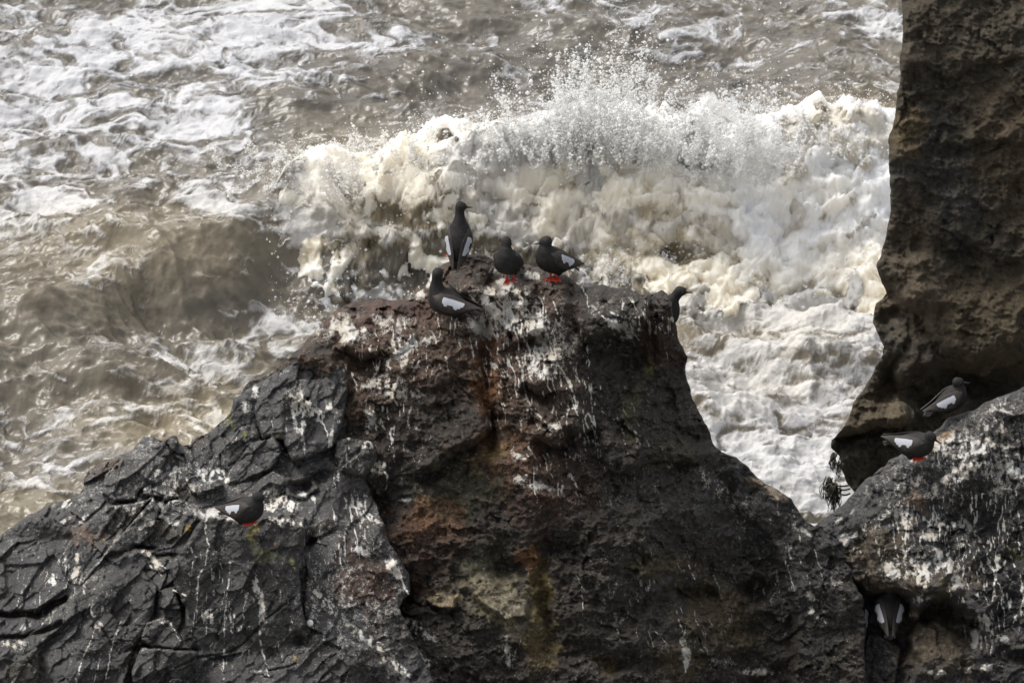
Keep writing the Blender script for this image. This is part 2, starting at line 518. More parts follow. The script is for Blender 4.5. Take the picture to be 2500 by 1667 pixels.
# ---- the central brown stack
main_ol = [(560, 1010, 40), (610, 925, 30), (659, 914, 30), (701, 882, 30), (744, 840, 36), (786, 792, 60), (820, 758, 90), (840, 744, 120), (882, 731, 190), (935, 728, 190),
 (978, 731, 190), (1010, 733, 190), (1020, 712, 160), (1047, 680, 150), (1063, 654, 140), (1095, 634, 130), (1148, 622, 130), (1180, 625, 130),
 (1206, 640, 130), (1235, 652, 150), (1275, 650, 160), (1307, 650, 160), (1350, 658, 120), (1380, 668, 90), (1395, 682, 90), (1412, 698, 110), (1430, 702, 130), (1467, 697, 150), (1530, 701, 150),
 (1557, 712, 120), (1568, 723, 120), (1594, 717, 120), (1615, 710, 100), (1632, 717, 80), (1642, 735, 26), (1648, 786, 26), (1658, 829, 26), (1674, 871, 26),
 (1680, 925, 26), (1695, 978, 26), (1717, 1031, 26), (1743, 1084, 26), (1764, 1105, 26), (1796, 1116, 26), (1828, 1142, 26), (1871, 1180, 26), (1903, 1196, 26),
 (1929, 1222, 26), (1950, 1249, 26), (1966, 1270, 26), (1998, 1286, 26), (2025, 1302, 26), (2051, 1339, 26), (2062, 1371, 26), (2078, 1392, 26), (2089, 1424, 26),
 (2105, 1456, 26), (2110, 1509, 26), (2115, 1552, 26), (2110, 1594, 26), (2115, 1667, 26), (2120, 2150, 0), (560, 2150, 0)]

def main_macro(s):
    x, y = s.x, s.y
    # overall form: the face leans out towards the foot and turns away to the right
    s.w = s.w + np.clip((y-650)/500, 0, 4)*0.28
    s.w = s.w - np.clip((s.wx-1435-0.10*(y-900))/500, 0, 0.70)*1.05*sstep(760, 900, y+0*x)
    s.w = s.w - np.clip((900-x)/500, 0, 1)*0.25
    # foot spreads below the frame
    s.w = s.w + np.clip((y-1700)/500, 0, 2)*0.3
    s.bump(1110, 690, 62, 42, 0.12); s.bump(1255, 720, 90, 45, 0.10)
    s.bump(1375, 745, 55, 60, 0.14); s.bump(1195, 690, 26, 20, -0.12)
    s.bump(1500, 760, 90, 55, 0.15); s.bump(1600, 760, 60, 50, 0.06)
    s.step([(1405, 832), (1450, 838), (1505, 832), (1560, 806), (1600, 800)], 0.26, 22, 80)
    s.bump(1545, 890, 60, 70, -0.13, 20)
    s.step([(1225, 812), (1262, 830), (1310, 826), (1345, 820)], 0.16, 18, 50)
    s.step([(1075, 800), (1130, 818), (1180, 812)], 0.08, 14, 40)
    s.bump(830, 820, 75, 60, 0.06); s.bump(740, 880, 70, 45, 0.16); s.bump(800, 900, 60, 40, 0.10); s.step([(815, 842), (865, 872), (915, 868), (930, 852)], 0.15, 16, 45)
    s.bump(880, 890, 40, 26, -0.07)
    s.bump(1020, 930, 130, 170, 0.16); s.bump(1000, 800, 110, 60, 0.05)
    s.step([(1000, 1165), (1080, 1140), (1140, 1105), (1185, 1050), (1200, 1000)], 0.20, 22, 80)
    s.groove([(1180, 770), (1190, 850), (1185, 930), (1192, 1010), (1200, 1100)], 16, 0.12)
    s.bump(1300, 950, 120, 150, 0.14); s.step([(1270, 938), (1305, 952), (1352, 945)], 0.20, 14, 40)
    s.step([(1295, 1075), (1350, 1085), (1420, 1050), (1450, 1030)], 0.20, 18, 60)
    s.bump(1250, 1150, 100, 80, 0.08); s.bump(1330, 1200, 80, 110, 0.1)
    s.groove([(1452, 900), (1440, 1000), (1455, 1100), (1490, 1220)], 20, 0.06)
    s.step([(1470, 1160), (1540, 1150), (1600, 1120), (1730, 1120)], 0.15, 26, 100)
    s.bump(1600, 1230, 120, 110, 0.1, 30)
    s.rel([(1745, 1060), (1850, 1050), (2000, 1130), (2150, 1220), (2250, 1400), (2250, 1560), (2250, 1860), (1900, 1860), (1930, 1500), (1880, 1350), (1790, 1240)], 0.16, 0, 0.1, 30)
    s.bump(1700, 1455, 55, 34, -0.28, 10); s.bump(1835, 1440, 50, 26, -0.12)
    s.bump(1500, 1490, 40, 55, -0.10); s.bump(1640, 1560, 110, 90, 0.12); s.bump(1420, 1450, 60, 90, 0.09)
    s.bump(1560, 1370, 70, 60, 0.06); s.bump(1450, 1360, 30, 70, 0.05, -15)
    s.bump(950, 1470, 55, 60, -0.26, 20); s.bump(890, 1230, 60, 50, -0.12); s.bump(960, 1250, 60, 55, -0.10)
    s.bump(1240, 1380, 40, 26, -0.14); s.bump(1000, 1300, 70, 60, 0.06)
    s.rel([(1140, 1400), (1185, 1385), (1240, 1440), (1292, 1470), (1290, 1520), (1230, 1520), (1180, 1490), (1140, 1450)], 0.07, 0, 0.4, 16)
    s.rel([(1040, 1462), (1070, 1440), (1110, 1455), (1118, 1486), (1080, 1492), (1045, 1486)], 0.07, 0, 0.6, 10)
    s.bump(1100, 1600, 180, 80, 0.10, -35)
    s.groove([(1340, 1330), (1320, 1420), (1350, 1560)], 16, 0.08)
    s.bump(1395, 1590, 60, 26, -0.14); s.bump(1540, 1620, 90, 18, -0.12)
    s.groove([(1390, 700), (1400, 780), (1430, 830)], 12, 0.07)
    s.groove([(1560, 720), (1600, 770), (1650, 800)], 8, 0.04)
    # minerals
    s.paint(1000, 850, 260, 200, BROWN); s.paint(1250, 900, 220, 220, BROWN, 0.8)
    s.paint(860, 790, 110, 50, (0.082, 0.050, 0.038), 0.9); s.paint(1000, 760, 90, 40, (0.082, 0.050, 0.038), 0.8)
    s.paint(1280, 680, 150, 60, (0.075, 0.057, 0.045), 0.8)
    s.paint(1060, 1050, 130, 100, CHAR, 0.9)
    s.paint(1190, 930, 26, 120, RUST, 0.6); s.paint(1210, 870, 40, 30, RED, 0.8)
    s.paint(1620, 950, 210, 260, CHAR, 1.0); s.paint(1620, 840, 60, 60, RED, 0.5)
    s.paint(1230, 1130, 90, 70, RUST, 0.35); s.paint(1330, 1180, 110, 90, RED, 0.6)
    s.paint(1120, 1190, 90, 60, GREEN, 0.8, -20); s.paint(1200, 1110, 50, 22, OCHRE, 0.4, -30); s.paint(1100, 1260, 90, 40, GREEN, 0.7, -30)
    s.paint(1060, 1270, 70, 50, RUST, 0.45); s.paint(1020, 1290, 50, 30, RUST, 0.35)
    s.paint(1170, 1400, 60, 60, GREEN, 0.6, 40); s.paint(1205, 1450, 80, 50, (0.15, 0.135, 0.09), 0.9, 30)
    s.paint(1260, 1480, 50, 40, PALE, 0.5); s.paint(1080, 1465, 36, 20, (0.24, 0.20, 0.13), 0.9)
    s.paint(1265, 1535, 34, 26, PALE, 0.5)
    s.paint(1320, 1440, 30, 90, (0.12, 0.09, 0.03), 0.65, -8); s.paint(1315, 1570, 40, 70, (0.12, 0.09, 0.03), 0.6, -10); s.paint(1290, 1360, 22, 30, RUST, 0.7)
    s.paint(1000, 1330, 130, 60, (0.06, 0.035, 0.025), 0.6); s.paint(920, 1400, 90, 60, (0.07, 0.038, 0.026), 0.8)
    s.paint(1620, 1380, 90, 26, (0.10, 0.08, 0.035), 0.4); s.paint(1760, 1500, 110, 70, (0.075, 0.06, 0.032), 0.7, 30)
    s.paint(1660, 1620, 60, 40, (0.09, 0.07, 0.04), 0.6); s.paint(1480, 1620, 30, 20, OCHRE, 0.3)
    s.paint(1640, 1110, 60, 30, (0.07, 0.06, 0.035), 0.6, -10); s.paint(1540, 1000, 20, 60, (0.08, 0.075, 0.03), 0.5); s.paint(1580, 900, 14, 22, (0.13, 0.12, 0.04), 0.6)
    s.paint(1850, 1250, 160, 110, (0.045, 0.044, 0.043), 0.9, 40); s.paint(1980, 1400, 120, 160, (0.042, 0.041, 0.040), 0.9)
    s.paint(1880, 1196, 60, 10, (0.30, 0.24, 0.18), 0.7, 22, 0.3)
    # droppings
    s.smear(860, 812, 52, 22, 1.15, -8); s.smear(830, 800, 90, 40, .65); s.smear(960, 790, 60, 30, .55)
    s.smear(1250, 765, 110, 48, 0.95, 25, 7); s.smear(1310, 800, 60, 30, .9, 40, 7); s.smear(1190, 790, 60, 40, .7); s.smear(1120, 750, 50, 25, .5)
    s.smear(1240, 690, 60, 24, .75, 40); s.smear(1040, 680, 22, 30, .95); s.smear(1060, 640, 20, 12, 1.1); s.smear(1025, 712, 26, 18, .9)
    s.smear(1300, 672, 40, 12, .8, 25); s.smear(1330, 880, 45, 55, .75, 60, 6); s.smear(980, 860, 45, 40, .75); s.smear(930, 935, 60, 22, .85, 0, 6)
    s.smear(980, 962, 60, 16, .75, 0, 5); s.smear(1340, 1042, 26, 12, 1.0); s.smear(1030, 830, 50, 20, .6); s.smear(1380, 830, 50, 60, .45)
    s.smear(905, 1030, 18, 40, .8); s.smear(925, 1142, 24, 16, 1.1); s.smear(1300, 1180, 60, 14, .55, 15); s.smear(1270, 1115, 30, 8, .8, 20)
    s.smear(1500, 790, 26, 12, .9, 20); s.smear(1540, 800, 26, 30, .8, 40, 6); s.smear(1470, 745, 60, 30, .35)
    s.smear(1000, 1600, 90, 26, .75, 35, 6); s.smear(900, 1560, 60, 20, .7, 30, 6); s.smear(1240, 1590, 14, 40, .8, -10); s.smear(1010, 1530, 80, 20, .55, 30, 5)
    s.smear(1675, 1600, 12, 30, .9); s.smear(1850, 1640, 60, 10, .6); s.smear(1740, 1620, 60, 16, .4); s.smear(2040, 1420, 16, 10, 1.0, 30); s.smear(1985, 1460, 30, 10, .8, 40)
    s.smear(1990, 1500, 40, 12, .6, 50); s.smear(2050, 1440, 20, 10, .8); s.smear(1740, 1180, 60, 30, .35, 40, 6); s.smear(1800, 1230, 70, 30, .35, 40, 6)
    s.smear(1955, 1295, 40, 10, .6, 25); s.smear(900, 1440, 16, 40, .8, 20); s.smear(1000, 1220, 30, 6, .6)
    for (a, k, fr, sd) in (((1270, 830, 150, 120), 1.0, 6, 100), ((980, 850, 150, 90), .85, 6, 110), ((1350, 930, 90, 130), 1.0, 5, 120), ((1420, 960, 60, 140), .9, 5, 130),
                           ((1090, 760, 60, 80), .7, 6, 140), ((1240, 960, 80, 120), .7, 7, 150), ((950, 1020, 60, 130), .8, 6, 160), ((1560, 780, 120, 60), .85, 5, 170),
                           ((1000, 1080, 130, 130), .35, 7, 180), ((1330, 1150, 120, 100), .65, 6, 190), ((1500, 1100, 200, 200), .35, 7, 200), ((1900, 1350, 150, 180), .45, 6, 210),
                           ((1650, 1480, 220, 160), .45, 7, 220)):
        s.streaks(a[0], a[1], a[2], a[3], k, 0, fr, sd, thr=0.08, slant=0.18 if a[0] > 1150 else 0.02)
    L = s.line
    L([(1170, 812), (1240, 940), (1250, 1000)], 2, .8); L([(1190, 700), (1222, 745), (1262, 800), (1310, 880), (1345, 960)], 3.5, 1.0)
    L([(1205, 705), (1250, 780), (1330, 840), (1390, 930), (1410, 1000)], 3, .95); L([(1260, 700), (1290, 760), (1340, 850)], 2.5, .9)
    L([(1262, 870), (1275, 905), (1278, 940)], 3, 1.0); L([(1215, 925), (1220, 970), (1232, 1018)], 2.2, .95); L([(1280, 960), (1300, 1000), (1345, 1045)], 3, 1.0)
    L([(1328, 850), (1332, 930)], 4, 1.1); L([(1318, 870), (1308, 925)], 3, .9); L([(1352, 870), (1400, 960), (1412, 1020)], 2.6, .95); L([(1443, 940), (1445, 1030), (1462, 1120), (1470, 1165)], 2, .9)
    L([(1455, 1060), (1478, 1150)], 1.6, .8); L([(1350, 735), (1362, 770), (1380, 790)], 2.6, .9); L([(1418, 700), (1432, 722), (1437, 750)], 2.2, .9)
    L([(1465, 768), (1492, 785), (1500, 820)], 3, 1.0); L([(1490, 762), (1530, 780), (1560, 830)], 3, 1.0); L([(1525, 712), (1545, 740), (1560, 765)], 2, .8)
    L([(1612, 790), (1625, 815)], 2.5, .8); L([(1624, 835), (1632, 880)], 1.6, .6); L([(1670, 900), (1705, 985)], 1.8, .8); L([(1545, 985), (1552, 1008)], 2, .8); L([(1520, 1045), (1532, 1110)], 1.6, .7)
    L([(1088, 870), (1095, 915)], 2, .9); L([(1010, 830), (1025, 875)], 2.4, .8); L([(980, 880), (985, 1010)], 2.2, .8); L([(942, 890), (950, 930), (925, 960)], 3, .9)
    L([(905, 1010), (895, 1060)], 3, .9); L([(918, 1130), (945, 1160), (942, 1195)], 3, 1.1); L([(860, 910), (875, 960)], 4, 1.0)
    L([(1399, 1165), (1418, 1210)], 2.4, 1.0); L([(1405, 1190), (1418, 1240)], 1.4, .7); L([(1408, 1400), (1420, 1440), (1425, 1500)], 2, .95); L([(1456, 1410), (1468, 1440)], 1.6, .7)
    L([(1680, 1372), (1702, 1430)], 2, .9); L([(1648, 1480), (1672, 1560)], 2.4, .9); L([(1990, 1340), (2010, 1415)], 2, .9); L([(1680, 1585), (1675, 1640)], 4, .95); L([(1272, 1560), (1240, 1640)], 3, .8)
    L([(945, 1370), (975, 1400), (995, 1450)], 5, 1.1); L([(930, 1400), (940, 1430)], 3, .8)
    L([(1600, 1540), (1640, 1600)], 1.6, .7); L([(2060, 1545), (2090, 1620)], 1.5, .5)

_mm = main_macro
def main_macro(s):
    _mm(s); s.c = s.c*np.array([.86, .82, .78])
mo, main_s = build_rock('rock_stack', main_ol, 35.0, rock_mat, main_macro, step=2.3*Q, seed=1, tint=CHAR, back=0.9, ledge=0.14)
tag(mo, 'tall brown rock stack streaked white with bird droppings, rising in the middle of the surf', 'rock')

# ---- dark angular outcrop at the lower left
out_ol = [(-180, 1400, 60), (-60, 1340, 60), (0, 1312, 60), (21, 1291, 50), (64, 1259, 50), (117, 1238, 60), (170, 1217, 60), (207, 1196, 50), (203, 1166, 40), (239, 1132, 35),
 (276, 1118, 40), (319, 1100, 40), (345, 1078, 30), (352, 1066, 25), (372, 1068, 25), (390, 1080, 25), (425, 1062, 22), (434, 1068, 22), (437, 1084, 30), (458, 1092, 40), (484, 1061, 30), (521, 1047, 30), (548, 1020, 30),
 (563, 1004, 30), (569, 972, 26), (595, 962, 26), (622, 935, 30), (655, 922, 30), (720, 885, 20), (800, 880, 20), (850, 910, 20), (860, 960, 20), (872, 1060, 20), (925, 1075, 20), (925, 1115, 20),
 (895, 1175, 20), (935, 1270, 20), (960, 1340, 20), (998, 1400, 16), (1000, 1450, 16), (970, 1480, 20), (1010, 1560, 16), (1060, 1667, 16), (1090, 1760, 0), (1090, 2300, 0), (-180, 2300, 0)]

G1 = (0.048, 0.048, 0.050); G2 = (0.038, 0.037, 0.037); G3 = (0.058, 0.057, 0.057); G4 = (0.050, 0.046, 0.040)
def out_macro(s):
    x, y = s.x, s.y
    s.w = s.w + np.clip((y-1050)/500, 0, 4)*0.75 + 0.10 + 0.15*sstep(1150, 1350, y)
    s.w = s.w - np.clip((x-820)/500, 0, 1)*0.5
    D = lambda yy: (yy-1050)/500*0.75        # datum depth at a row
    B = s.block
    # boulders and slabs, back to front
    B([(622, 1000), (640, 940), (668, 905), (735, 880), (800, 872), (845, 890), (850, 930), (845, 990), (830, 1060), (815, 1090), (745, 1120), (715, 1125), (690, 1075), (640, 1065)], D(1000)+0.28, 0.0, 0.55, 28, G1)
    B([(690, 960), (700, 950), (745, 975), (800, 1010), (825, 1075), (812, 1092), (740, 1118), (715, 1122), (688, 1070), (684, 1010)], D(1040)+0.26, -0.15, -0.25, 10, G2)
    B([(622, 1010), (645, 950), (700, 945), (700, 1010), (690, 1060), (640, 1070)], D(1010)+0.27, 0.5, 0.5, 8, (0.055, 0.056, 0.060))
    B([(562, 1020), (566, 975), (590, 962), (612, 968), (622, 990), (612, 1022), (590, 1024)], D(1000)+0.12, 0.1, 0.9, 14, (0.06, 0.057, 0.055))
    B([(598, 960), (640, 930), (652, 940), (640, 965), (618, 985)], D(950)+0.1, 0.2, 0.6, 8, (0.075, 0.075, 0.075))
    B([(500, 1075), (525, 1045), (548, 1028), (560, 1035), (555, 1070), (520, 1090)], D(1060)+0.05, 0, 0.7, 14, G2)
    B([(455, 1092), (480, 1064), (505, 1056), (535, 1072), (530, 1088), (480, 1098)], D(1075)+0.10, 0, 0.8, 12, (0.05, 0.04, 0.036))
    B([(538, 1100), (590, 1040), (625, 1035), (640, 1075), (615, 1080), (560, 1150), (540, 1135)], D(1090)+0.15, -0.1, 0.45, 8, (0.055, 0.055, 0.058))
    B([(560, 1150), (615, 1080), (668, 1066), (690, 1105), (660, 1145), (590, 1175), (552, 1180)], D(1120)+0.20, 0.1, 0.3, 7, (0.055, 0.055, 0.058))
    B([(668, 1066), (720, 1125), (715, 1140), (665, 1150), (685, 1110)], D(1110)+0.14, -0.2, -0.3, 5, G2)
    B([(820, 1075), (850, 1068), (905, 1076), (925, 1098), (918, 1130), (890, 1165), (850, 1160), (820, 1120)], D(1110)+0.18, -0.25, 0.1, 18, (0.045, 0.045, 0.042))
    B([(715, 1145), (740, 1128), (820, 1100), (850, 1165), (820, 1180), (770, 1200), (720, 1190)], D(1160)+0.0, 0, 0.2, 10, G4)
    # leaning slab at the skyline
    B([(340, 1100), (378, 1082), (425, 1060), (436, 1066), (438, 1085), (412, 1112), (390, 1116), (330, 1118)], D(1085)+0.20, -0.3, 0.7, 8, G3)
    B([(335, 1090), (352, 1064), (370, 1064), (382, 1075), (355, 1092)], D(1080)+0.08, 0.2, 0.6, 8, G2)
    B([(300, 1118), (378, 1108), (405, 1118), (385, 1170), (345, 1190), (330, 1215), (280, 1222), (252, 1202), (258, 1160)], D(1160)+0.26, -0.25, 0.6, 10, G3)
    B([(203, 1165), (225, 1140), (285, 1115), (300, 1122), (262, 1160), (225, 1190), (207, 1185)], D(1150)+0.08, 0.2, 0.5, 10, (0.055, 0.042, 0.034))
    B([(70, 1262), (120, 1230), (200, 1208), (255, 1210), (262, 1235), (230, 1262), (160, 1270), (120, 1268)], D(1240)+0.16, 0.0, 1.2, 10, G3)
    B([(128, 1265), (170, 1240), (240, 1235), (230, 1260), (185, 1300), (140, 1275)], D(1262)+0.20, -0.2, 0.9, 7, G3)
    B([(10, 1300), (70, 1262), (118, 1262), (165, 1290), (175, 1300), (110, 1395), (70, 1480), (0, 1505), (-80, 1490), (-80, 1330)], D(1370)+0.12, 0.15, -0.2, 24, G2)
    B([(180, 1300), (260, 1235), (300, 1230), (255, 1290), (220, 1370), (190, 1400), (140, 1430), (105, 1420), (110, 1390)], D(1330)+0.20, 0.35, 0.25, 7, G1)
    B([(260, 1235), (340, 1225), (370, 1215), (290, 1310), (235, 1370), (225, 1365), (262, 1290)], D(1290)+0.24, 0.25, 0.2, 6, G4)
    B([(372, 1216), (390, 1240), (375, 1300), (330, 1340), (270, 1350), (240, 1380), (170, 1460), (180, 1440), (290, 1312)], D(1320)+0.33, -0.15, 0.35, 6, (0.052, 0.053, 0.052))
    B([(395, 1245), (415, 1222), (440, 1218), (480, 1240), (485, 1262), (470, 1290), (440, 1290), (385, 1265)], D(1250)+0.30, -0.15, 0.6, 7, (0.060, 0.060, 0.064))
    B([(380, 1268), (425, 1275), (470, 1292), (440, 1345), (390, 1350), (370, 1330), (355, 1330), (340, 1300)], D(1310)+0.26, 0.0, 0.1, 14, (0.045, 0.043, 0.036))
    B([(450, 1165), (520, 1160), (545, 1185), (500, 1200), (470, 1205)], D(1185)+0.22, 0, 0.8, 8, G1)
    B([(350, 1180), (400, 1150), (430, 1150), (440, 1190), (400, 1215), (350, 1205)], D(1185)+0.20, -0.1, 0.6, 9, G1)
    B([(400, 1195), (418, 1190), (440, 1210), (400, 1225)], D(1210)+0.25, 0, 0.6, 5, G3)
    B([(630, 1175), (665, 1148), (700, 1165), (705, 1200), (650, 1215), (620, 1210)], D(1185)+0.16, 0, 0.7, 7, G1)
    B([(560, 1190), (620, 1185), (650, 1215), (620, 1235), (570, 1230)], D(1210)+0.12, 0, 0.8, 8, G3)
    # big front faces
    B([(495, 1268), (515, 1262), (600, 1268), (640, 1262), (700, 1270), (742, 1285), (745, 1330), (728, 1370), (735, 1460), (748, 1560), (752, 1760), (430, 1760), (450, 1560), (452, 1480), (430, 1440), (412, 1385), (450, 1330)], D(1480)+0.42, 0.02, -0.02, 12, G2, 0.25)
    B([(650, 1262), (700, 1245), (745, 1262), (740, 1290), (690, 1285)], D(1270)+0.40, 0, 0.9, 6, G3)
    B([(250, 1425), (270, 1380), (310, 1345), (345, 1335), (415, 1355), (430, 1380), (395, 1400), (370, 1390), (320, 1388), (300, 1400)], D(1370)+0.30, 0, 0.5, 9, G1)
    B([(222, 1480), (245, 1425), (280, 1400), (315, 1385), (345, 1388), (385, 1430), (378, 1480), (365, 1530), (330, 1580), (290, 1600), (255, 1540), (220, 1500)], D(1480)+0.36, -0.05, 0.35, 16, G2)
    B([(90, 1535), (170, 1460), (240, 1390), (262, 1400), (225, 1480), (175, 1505), (95, 1575), (0, 1660), (-80, 1700), (-80, 1640), (0, 1600)], D(1530)+0.34, -0.2, 0.7, 7, (0.056, 0.057, 0.055))
    B([(-80, 1690), (0, 1640), (90, 1580), (95, 1640), (70, 1760), (-80, 1760)], D(1640)+0.36, 0.1, -0.1, 10, G4)
    B([(150, 1690), (180, 1600), (225, 1530), (290, 1600), (325, 1590), (300, 1680), (290, 1760), (140, 1760)], D(1640)+0.40, 0.1, 0.05, 10, G2)
    B([(345, 1580), (480, 1590), (475, 1620), (430, 1690), (330, 1690), (320, 1640)], D(1630)+0.52, -0.05, -0.1, 7, G2)
    B([(390, 1440), (425, 1432), (445, 1490), (440, 1560), (395, 1560), (372, 1540)], D(1500)+0.30, 0.1, 0.1, 8, G2)
    B([(345, 1560), (360, 1520), (400, 1505), (420, 1520), (445, 1560), (470, 1590), (380, 1585)], D(1550)+0.44, -0.05, 0.4, 10, G2)
    B([(755, 1700), (800, 1620), (850, 1560), (900, 1580), (960, 1640), (990, 1700), (1000, 1800), (750, 1800)], D(1650)+0.30, -0.1, 0.1, 16, G2)
    B([(745, 1290), (800, 1260), (850, 1300), (900, 1340), (930, 1400), (880, 1420), (800, 1400), (750, 1360)], D(1340)+0.16, -0.2, 0.15, 18, G4)
    B([(750, 1380), (790, 1420), (850, 1480), (840, 1520), (790, 1560), (755, 1620), (742, 1480)], D(1480)+0.30, -0.3, 0.05, 12, G2)
    B([(780, 1205), (850, 1205), (880, 1260), (870, 1300), (800, 1290), (760, 1250)], D(1250)+0.10, -0.1, 0.2, 14, G4)
    B([(700, 1165), (760, 1160), (780, 1190), (740, 1220), (700, 1210)], D(1190)+0.20, 0, 0.3, 8, G2)
    # cracks
    s.groove([(430, 1630), (480, 1605), (560, 1590), (600, 1565), (650, 1510), (722, 1460)], 2.4, 0.025)
    s.groove([(660, 1640), (720, 1618)], 2.5, 0.03); s.groove([(475, 1590), (350, 1575), (340, 1590)], 3, 0.03)
    s.groove([(0, 1500), (90, 1500), (160, 1465)], 7, 0.12); s.groove([(0, 1560), (60, 1555), (150, 1520)], 5, 0.08)
    s.groove([(560, 1140), (600, 1110), (640, 1105), (690, 1095)], 2, 0.02)
    s.bump(732, 1560, 20, 14, -0.10, -20); s.bump(755, 1320, 16, 24, -0.12); s.bump(352, 1338, 26, 6, -0.10); s.bump(410, 1358, 18, 8, -0.10)
    s.bump(690, 1350, 60, 50, 0.02)
    s.bump(760, 1175, 60, 16, -0.12, -20); s.bump(870, 1230, 36, 40, -0.10)
    # lichen
    for cx, cy, r1, r2, c in ((613, 1300, 9, 22, (.17, .15, .05)), (620, 1285, 7, 7, (.2, .17, .04)), (668, 1330, 8, 6, (.28, .17, .03)), (650, 1366, 26, 12, (.15, .15, .10)),
                              (625, 1345, 18, 14, (.12, .12, .08)), (712, 1368, 9, 9, (.16, .16, .06)), (630, 1350, 10, 6, (.15, .14, .05)), (595, 1060, 7, 10, (.16, .16, .04)),
                              (565, 1020, 12, 18, (.09, .09, .03)), (714, 1608, 8, 6, (.24, .18, .05)), (482, 1256, 5, 7, (.3, .2, .04)), (463, 1292, 9, 6, (.28, .2, .05)), (715, 1380, 6, 6, (.2, .18, .05)),
                              (675, 1065, 5, 5, (.2, .2, .06))):
        s.paint(cx, cy, r1, r2, c, 0.9, 0, 0.25)
    s.paint(205, 1310, 40, 24, (0.14, 0.085, 0.05), 0.6); s.paint(260, 1130, 50, 22, (0.07, 0.05, 0.035), 0.7); s.paint(890, 1430, 70, 60, (0.07, 0.04, 0.028), 0.9); s.paint(860, 1370, 40, 50, (0.08, 0.05, 0.035), 0.7)
    s.paint(960, 1560, 90, 60, (0.055, 0.045, 0.04), 0.6)
    # droppings
    S = s.smear
    S(530, 1155, 30, 14, 1.2, 15, 6); S(500, 1160, 30, 18, .9, 20, 6); S(545, 1168, 22, 12, 1.1, 30, 6); S(600, 1000, 16, 22, .7, -20); S(625, 955, 20, 14, .8, -40)
    S(150, 1228, 26, 14, .9, -15); S(215, 1258, 40, 8, .9, -35); S(160, 1270, 26, 6, .6, -30); S(650, 1215, 40, 20, .7); S(700, 1275, 46, 10, .95, 10, 5); S(500, 1250, 40, 18, .75); S(560, 1262, 40, 8, .8)
    S(400, 1262, 22, 5, 1.2, 15); S(345, 1288, 14, 4, 1.1, -30); S(430, 1275, 20, 8, .7); S(750, 1210, 26, 8, .9, 20, 5); S(690, 1230, 40, 20, 1.1, 10, 5); S(665, 1238, 22, 12, 1.1, 0, 5)
    S(365, 1355, 26, 10, .95, 20, 5); S(375, 1375, 16, 14, 1.1, 40, 5); S(510, 1505, 15, 20, .95, 0, 5); S(625, 1430, 10, 26, .9, -8, 5); S(640, 1480, 9, 50, .7, -5, 5)
    S(130, 1415, 10, 16, 1.0, 0, 5); S(160, 1370, 5, 14, 1.1); S(188, 1355, 6, 20, 1.2); S(185, 1400, 8, 22, 1.1, 30); S(60, 1530, 20, 8, .7, -40); S(240, 1525, 12, 10, .8); S(400, 1518, 12, 5, 1.0)
    S(720, 1000, 10, 50, .9, 0, 5); S(735, 1010, 14, 70, .7, 0, 5); S(775, 1012, 20, 16, 1.1, 35, 5); S(755, 990, 30, 12, 1.0, 35, 5); S(810, 1000, 12, 26, 1.0, -35, 5); S(808, 1070, 5, 26, 1.0, 10)
    S(850, 905, 12, 22, .95, -20, 5); S(780, 885, 36, 8, .9, -8); S(870, 930, 8, 30, .8, -10, 5); S(905, 1040, 14, 40, .75); S(905, 1085, 30, 12, .75, 0, 5); S(935, 1150, 22, 14, 1.1, 20, 5)
    S(830, 1150, 10, 30, .6); S(900, 1260, 30, 8, .9, 30, 5); S(885, 1345, 30, 16, .8, 20, 5); S(880, 1250, 12, 50, .6, -10, 5); S(960, 1385, 14, 30, 1.2, -32, 5); S(800, 1470, 50, 10, .8, 40, 5)
    S(640, 1640, 30, 5, .8); S(430, 1145, 10, 8, 1.1); S(445, 1118, 16, 4, 1.1, 25); S(445, 1155, 16, 4, 1.2, 15); S(390, 1150, 10, 4, 1.1, 15); S(505, 1050, 20, 6, .6)
    S(900, 1560, 80, 14, .8, 35, 5); S(960, 1620, 60, 12, .7, 35, 5); S(30, 1570, 40, 18, .6, 0, 5); S(480, 1200, 60, 10, .5, 20, 5); S(330, 1240, 8, 30, .8, 25, 5); S(345, 1210, 5, 30, .8, 25, 5)
    S(290, 1300, 4, 14, .9, 35, 5)
    L = s.line
    L([(503, 1268), (500, 1300), (510, 1335), (500, 1380), (484, 1410), (480, 1470)], 3, 1.0); L([(465, 1335), (475, 1360), (468, 1385)], 4.5, .95)
    L([(562, 1370), (560, 1410), (553, 1450), (548, 1540), (545, 1667)], 3, 1.0); L([(571, 1500), (568, 1570)], 3, .95); L([(625, 1415), (635, 1460), (635, 1560), (645, 1600), (655, 1650)], 4, .95)
    L([(700, 1020), (700, 1060)], 2, .7); L([(668, 1000), (664, 1045)], 2, .9); L([(290, 1640), (300, 1600), (285, 1550), (298, 1510)], 2, .5)
    L([(184, 1667), (200, 1610), (220, 1570), (232, 1530), (240, 1515)], 2.2, .95); L([(258, 1655), (265, 1620), (275, 1570), (290, 1530), (300, 1500)], 2.2, .95); L([(230, 1665), (240, 1620), (247, 1590)], 1.8, .8)
    L([(415, 1520), (430, 1545), (440, 1565)], 2.4, 1.0); L([(375, 1365), (410, 1390)], 2.2, 1.0); L([(370, 1370), (395, 1405)], 2.2, 1.0); L([(365, 1378), (383, 1400)], 2.2, 1.0); L([(365, 1350), (395, 1375)], 3, 1.1)
    L([(620, 955), (632, 945)], 4, .8); L([(620, 1000), (700, 950), (660, 970)], 1, .2); L([(545, 1100), (570, 1080), (592, 1040)], 1.8, .9); L([(130, 1400), (125, 1430)], 3, .9)
